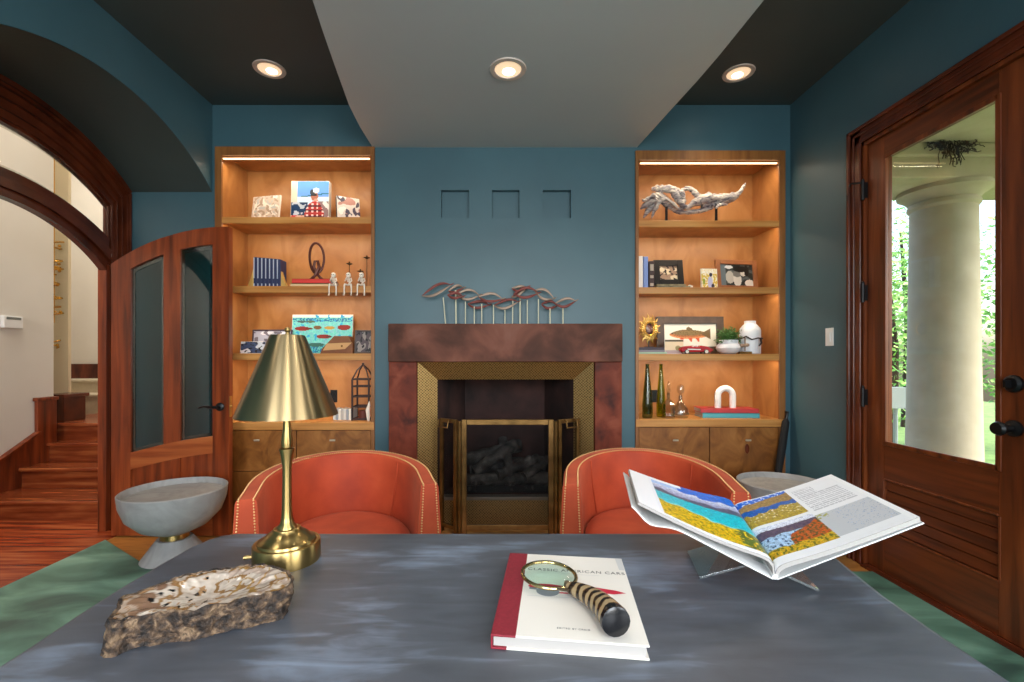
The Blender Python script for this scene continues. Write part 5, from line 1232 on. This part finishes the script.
# third right shelf
def mag(label, pxa, pxb, z0, z1, col, y0=3.40):
    bm = NB(); box(bm, X(pxa, y0), X(pxb, y0), y0, 3.56, Z3r+z0, Z3r+z1); solo('magazine', bm, col, label, 'magazine', origin=(X((pxa+pxb)/2, y0), 3.48, Z3r+z0), bevel=.002)
mag('white and green magazine lying lowest under the gold sunburst', 638.6, 667, 0, .014, base('green_white_mag', '#9fc2a8', .5))
mag('grey magazine lying between the green magazine and the dark one', 638.4, 665, .0145, .030, base('grey_mag', '#85838c', .5))
mag('dark purple book topmost of the stack under the gold sunburst', 638.6, 664, .0305, .050, base('dark_purple', '#3b2f3a', .5))
xs, ys, zs_ = X(649, 3.47), 3.47, Z(329, 3.47)
t = thing('sunburst_ornament', 'gold sunburst ornament with dark red centre on stacked magazines', 'ornament', (xs, ys, Z3r+.0505))
Rx = Matrix.Translation((xs, ys, zs_)) @ Matrix.Rotation(R90, 4, 'X') @ Matrix.Rotation(math.radians(12), 4, 'Y')
bm = NB(); n = 26
for k in range(n):
    a = 2*math.pi*k/n; r1 = .118 if k % 2 else .092
    ca, sa = math.cos(a), math.sin(a); p = lambda r, w: Rx @ Vector((r*ca*.82-w*sa, r*sa+w*ca, 0))
    tube(bm, [p(.045, 0), p(.075, .004), p((.075+r1)/2, -.005), p(r1, .003)], [.010, .009, .006, .0015], 6)
obj('sun_rays', bm, mixmat('gilded_metal', ['#b98a3c', '#ddb96a'], nscale=20, rough=.3, metal=.6), t, smooth=True)
bm = NB(); tube(bm, [Rx @ Vector((.044*math.cos(a*math.pi/16)*.82, .052*math.sin(a*math.pi/16), .004)) for a in range(32)], .008, 8, closed=True); obj('ring', bm, M['gold'], t, smooth=True)
bm = NB(); lathe(bm, [(0, .014), (.02, .012), (.04, .002), (.04, -.006), (0, -.006)], m=Rx @ Matrix.Diagonal((.86, 1.12, 1, 1)), seg=24); obj('centre_disc', bm, mixmat('mottled_red_glass', ['#2e1a1c', '#6a3a34', '#a58c80'], nscale=40, rough=.2), t, smooth=True)
bm = NB(); box(bm, xs-.03, xs+.03, ys-.02, ys+.02, Z3r+.0505, Z3r+.056); box(bm, xs-.004, xs+.004, ys+.004, ys+.012, Z3r+.056, zs_-.03); obj('stand', bm, M['black'], t)
def c_trout(u, v):
    c = (.90, .88, .82); x = (u-.12)/.76
    if 0 < x < 1:
        top = .56+.17*math.sin(math.pi*min(1, x*1.12)**.8)*(1 if x < .9 else .7); bot = .52-.17*math.sin(math.pi*min(1, x*1.1)**.85)
        top, bot = (.54+.20*math.sin(math.pi*x**.75*.93)), (.50-.15*math.sin(math.pi*x**.75*.93))
        if bot < v < top:
            c = (.52, .42, .24) if v > bot+.13 else (.72, .42, .22)
            if nz(u*70, v*50, 5) > .25: c = (.32, .25, .12)
            if v < bot+.06: c = (.85, .55, .30)
    if x > .80 and x < 1 and abs(v-.56) < .08+.9*(x-.84): c = (.45, .36, .22)
    if .42 < x < .56 and .70 < v < .86-.9*abs(x-.47): c = (.42, .34, .20)
    for fx in (.50, .68, .30):
        if fx-.05 < x < fx+.05 and .24 < v < .40 and v > .4-(x-fx+.06)*2.2: c = (.80, .32, .16)
    if ell(u, v, .17, .57, .014, .025): c = (.08, .08, .05)
    return c
panelpic('framed_print', 'trout print in a wide dark wood frame on the third right shelf', 'picture', 657.5, 725, 316.5, Z3r, 3.58, c_trout, .035, 0, 4, frame=mixmat('dark_brown_frame', ['#3c2c22', '#57463a'], nscale=14, rough=.35), fw=.058, nx=110, ny=60)
panelpic('postcard', 'small cream postcard with dark top edge standing before the trout print', 'card', 665, 684, 339.5, Z3r, 3.44, lambda u, v: (.30, .26, .14) if v > .86 else ((.60, .55, .35) if ell(u, v, .7, .4, .15, .18) else ((.70, .62, .62) if v < .25 else (.88, .80, .66))), .004, 0, 5)
# red model car
dc = 3.40; t = thing('model_car', 'red vintage open model car on the third right shelf before the trout', 'model car', (X(695.5, dc), dc, Z3r))
def cp(px, py, o=0): return (X(px, dc), dc+o, Z(py, dc))
body = [(679.5, 350), (680, 347.5), (684, 346.2), (690, 345.8), (692, 347), (697.5, 347), (700, 345.6), (706, 346.5), (711, 349), (712, 350.5), (709, 352), (681, 352)]
bm = NB(); prism(bm, [cp(a, b, -.028) for a, b in body], (0, .056, 0)); obj('car_body', bm, base('red_car_paint', '#b01c28', .25), t, bevel=.006, smooth=True)
bm = NB(); prism(bm, [cp(a, b, -.0285) for a, b in [(686, 348.8), (699, 349.2), (699, 350), (686, 349.8)]], (0, .057, 0)); obj('white_stripe', bm, M['white'], t)
for px in (685.2, 704.4):
    for s in (-1, 1):
        c = Vector(cp(px, 351.2)); mm = Matrix.Translation((c.x, dc+s*.030, Z3r+.0165)) @ Matrix.Rotation(R90, 4, 'X')
        bm = NB(); lathe(bm, [(0, -.007), (.016, -.007), (.0165, 0), (.016, .007), (0, .007)], m=mm, seg=20); wv_ = obj('wheel', bm, M['black'], t, smooth=True)
        bm = NB(); lathe(bm, [(0, -.009), (.012, -.009), (.012, .009), (0, .009)], m=mm, seg=20); obj('wheel_disc', bm, M['offwhite'], wv_, smooth=True)
bm = NB(); prism(bm, [cp(a, b, -.015) for a, b in [(692, 347), (692.8, 344.4), (693.4, 344.4), (693, 347)]], (0, .03, 0)); ball(bm, cp(696.5, 345.6), .010, 1, 1, 1); obj('windscreen', bm, base('windscreen_white', '#e9dcd8', .3), t)
# plant in white pot
dp = 3.45; xp = X(728.5, dp); t = thing('potted_plant', 'feathery green plant in a round white pot beside the model car', 'houseplant', (xp, dp, Z3r))
bm = NB(); lathe(bm, [(0, 0), (.045, 0), (.078, .022), (.088, .045), (.08, .066), (.066, .078), (.066, .105), (.061, .105), (.061, .085), (0, .085)], (xp, dp, Z3r), 36); obj('pot', bm, M['vase'], t, smooth=True)
bm = NB()
for k in range(150):
    a = random.uniform(0, 6.28); r = random.uniform(.02, .14); zz = random.uniform(.11, .20)-.45*max(0, r-.07)
    p0 = Vector((xp, dp, Z3r+.09)); p1 = Vector((xp+r*math.cos(a)*.75, dp+r*math.sin(a)*.5, Z3r+zz)); pts = [p0.lerp(p1, s)+Vector((0, 0, .02*math.sin(math.pi*s))) for s in (0, .33, .66, 1)]
    tube(bm, pts, [.0012, .0012, .001, .0006], 3)
    for s in range(6):
        c = p0.lerp(p1, .45+.1*s); v_ = Vector((random.uniform(-1, 1), random.uniform(-1, 1), random.uniform(-.5, 1))).normalized(); l_ = .028; u_ = v_.orthogonal().normalized()
        face(bm, [c, c+v_*l_*.5+u_*.005, c+v_*l_, c+v_*l_*.5-u_*.005])
obj('foliage', bm, M['fern'], t)
dv = 3.48; xv = X(750, dv); bm = NB(); lathe(bm, [(0, 0), (.068, 0), (.074, .006), (.074, .175), (.068, .195), (.046, .222), (.040, .228), (.040, .250), (.034, .250), (.034, .225), (0, .222)], (xv, dv, Z3r), 36)
solo('vase', bm, M['vase'], 'white ceramic bottle vase at the right end of the third right shelf', 'vase', origin=(xv, dv, Z3r), smooth=True)
t = thing('twig_ornament', 'dark twig ornament with small tan cups standing before the white vase', 'ornament', (X(748, 3.39), 3.39, Z3r))
def w_(px, py, o=0): return (X(px, 3.39), 3.39+o, Z(py, 3.39))
bm = NB(); tube(bm, [w_(733, 340, .01), w_(741, 338.5), (w_(746, 336.5)), w_(752, 339.5), w_(758, 338), w_(762.5, 338.5)], [.002, .004, .007, .005, .005, .007], 8); tube(bm, [w_(760.5, 338), w_(761.5, 343), w_(759, 346)], [.008, .007, .004], 8); obj('twig', bm, M['twig'], t, smooth=True)
bm = NB(); ball(bm, w_(742.5, 345.5), .022, 1, .8, .6); ball(bm, w_(747, 345), .018, 1, .8, .7); obj('tan_cup', bm, mixmat('tan_shell', ['#6a4a3a', '#c9a98c'], nscale=30, rough=.5), t, smooth=True)
bm = NB(); box(bm, w_(739.5, 0)[0], w_(751, 0)[0], 3.375, 3.41, Z3r, Z3r+.018); tube(bm, [w_(745, 351), w_(745, 337)], .004, 6); obj('foot', bm, M['bronze'], t, bevel=.002)
# right counter
def vase_glass(px, pyt, d, rb, label, g):
    x = X(px, d); h = Z(pyt, d)-Z4r; t = thing('glass_vase', label, 'vase', (x, d, Z4r), group='tall slim glass vases')
    bm = NB(); lathe(bm, [(0, 0), (rb*.9, 0), (rb, .01), (rb*1.02, h*.22), (rb*.8, h*.5), (rb*.46, h*.8), (rb*.36, h*.97), (rb*.42, h), (rb*.3, h), (rb*.28, h*.95), (rb*.34, h*.8), (rb*.62, h*.5), (rb*.8, h*.2), (rb*.7, .03), (0, .025)], (x, d, Z4r), 28)
    obj('vase_body', bm, g, t, smooth=True)
gm = pane('olive_glass', '#d3e089', 1.0); gd = pane('smoky_green_glass', '#bccdb2', 1.6)
vase_glass(647.4, 364, 3.42, .038, 'tall slim smoky green glass vase at the left end of the right counter', gd)
vase_glass(661, 364, 3.48, .034, 'tall slim olive yellow glass vase beside the glass decanters', gm)
gl = pane('crystal', '#eef0ef', 4.0, .03)
def decanter(px, pyt, d, label, square):
    x = X(px, d); h = Z(pyt, d)-Z4r; t = thing('glass_decanter', label, 'decanter', (x, d, Z4r), group='clear glass decanters')
    r = .048 if square else .058
    prof = [(0, 0), (r, 0), (r, h*.38), (r*.55, h*.47), (r*.28, h*.52), (r*.26, h*.66), (r*.45, h*.68), (r*.2, h*.68), (r*.2, h*.52), (r*.5, h*.45), (r*.85, h*.36), (r*.85, .02), (0, .02)] if square else [(0, 0), (r*.9, 0), (r*1.05, h*.1), (r*.95, h*.26), (r*.45, h*.45), (r*.26, h*.5), (r*.24, h*.64), (r*.42, h*.66), (r*.18, h*.66), (r*.2, h*.5), (r*.4, h*.43), (r*.85, h*.25), (r*.85, .02), (0, .02)]
    bm = NB(); lathe(bm, prof, (x, d, Z4r), 8 if square else 28); obj('bottle', bm, gl, t, smooth=not square)
    bm = NB(); lathe(bm, [(0, h*.62), (r*.16, h*.62), (r*.18, h*.7), (r*.42, h*.74), (r*.5, h*.84), (r*.38, h*.95), (0, h)] if not square else [(0, h*.62), (r*.16, h*.62), (r*.2, h*.7), (r*.38, h*.75), (r*.14, h*.84), (r*.26, h*.9), (0, h)], (x, d, Z4r), 20); obj('stopper', bm, gl, t, smooth=True)
decanter(668.5, 381, 3.42, 'clear faceted glass decanter with spire stopper beside the vases', True)
decanter(680.5, 384, 3.46, 'clear round bellied glass decanter with ball stopper, nearest the books', False)
t = flatbook('light blue book lying lowest under the white arch ornament', X(704, 3.41), X(759.5, 3.41), Z4r, .036, '#4fa9b4', 3.41, 3.58, -3)
t = flatbook('red book lying on the light blue book under the white arch', X(703, 3.41), X(759, 3.41), Z4r+.0365, .032, '#c23a3c', 3.415, 3.58, -5)
da = 3.48; xa_ = X(725.2, da); za = Z4r+.069; r_ = (X(735.5, da)-X(715, da))/2-.021; H_ = Z(385.5, da)-za
bm = NB(); pts = [(xa_-r_, da, za), (xa_-r_, da, za+(H_-r_-.021)*.5)]+[(xa_-r_*math.cos(a*math.pi/14), da, za+H_-r_-.021+r_*math.sin(a*math.pi/14)) for a in range(15)]+[(xa_+r_, da, za+(H_-r_-.021)*.5), (xa_+r_, da, za)]
tube(bm, pts, .023, 16); solo('arch_ornament', bm, mixmat('white_marble', ['#cfc9c4', '#efece8', '#f5f2ef'], nscale=7, detail=6, rough=.4), 'white marble arch ornament standing on the red and blue books', 'ornament', origin=(xa_, da, za), smooth=True, ang=60)
# black umbrella leaning in the corner
t = thing('folded_umbrella', 'black folded umbrella leaning in the corner right of the right bookcase', 'umbrella', (X(776, 3.28), 3.28, .0))
pa = Vector((1.90, 3.235, .012)); pb = Vector((X(787, 3.325), 3.325, Z(414, 3.325))); bm = NB()
tube(bm, [pa, pa.lerp(pb, .08), pa.lerp(pb, .3), pa.lerp(pb, .7), pa.lerp(pb, .93), pa.lerp(pb, .96)], [.004, .010, .02, .026, .024, .010], 10); obj('canopy', bm, base('black_nylon', '#08080a', .8), t, smooth=True)
bm = NB(); tube(bm, [pa.lerp(pb, .95), pb, pb+Vector((0, 0, .02))], [.010, .010, .014], 8); obj('grip', bm, M['black'], t, smooth=True)
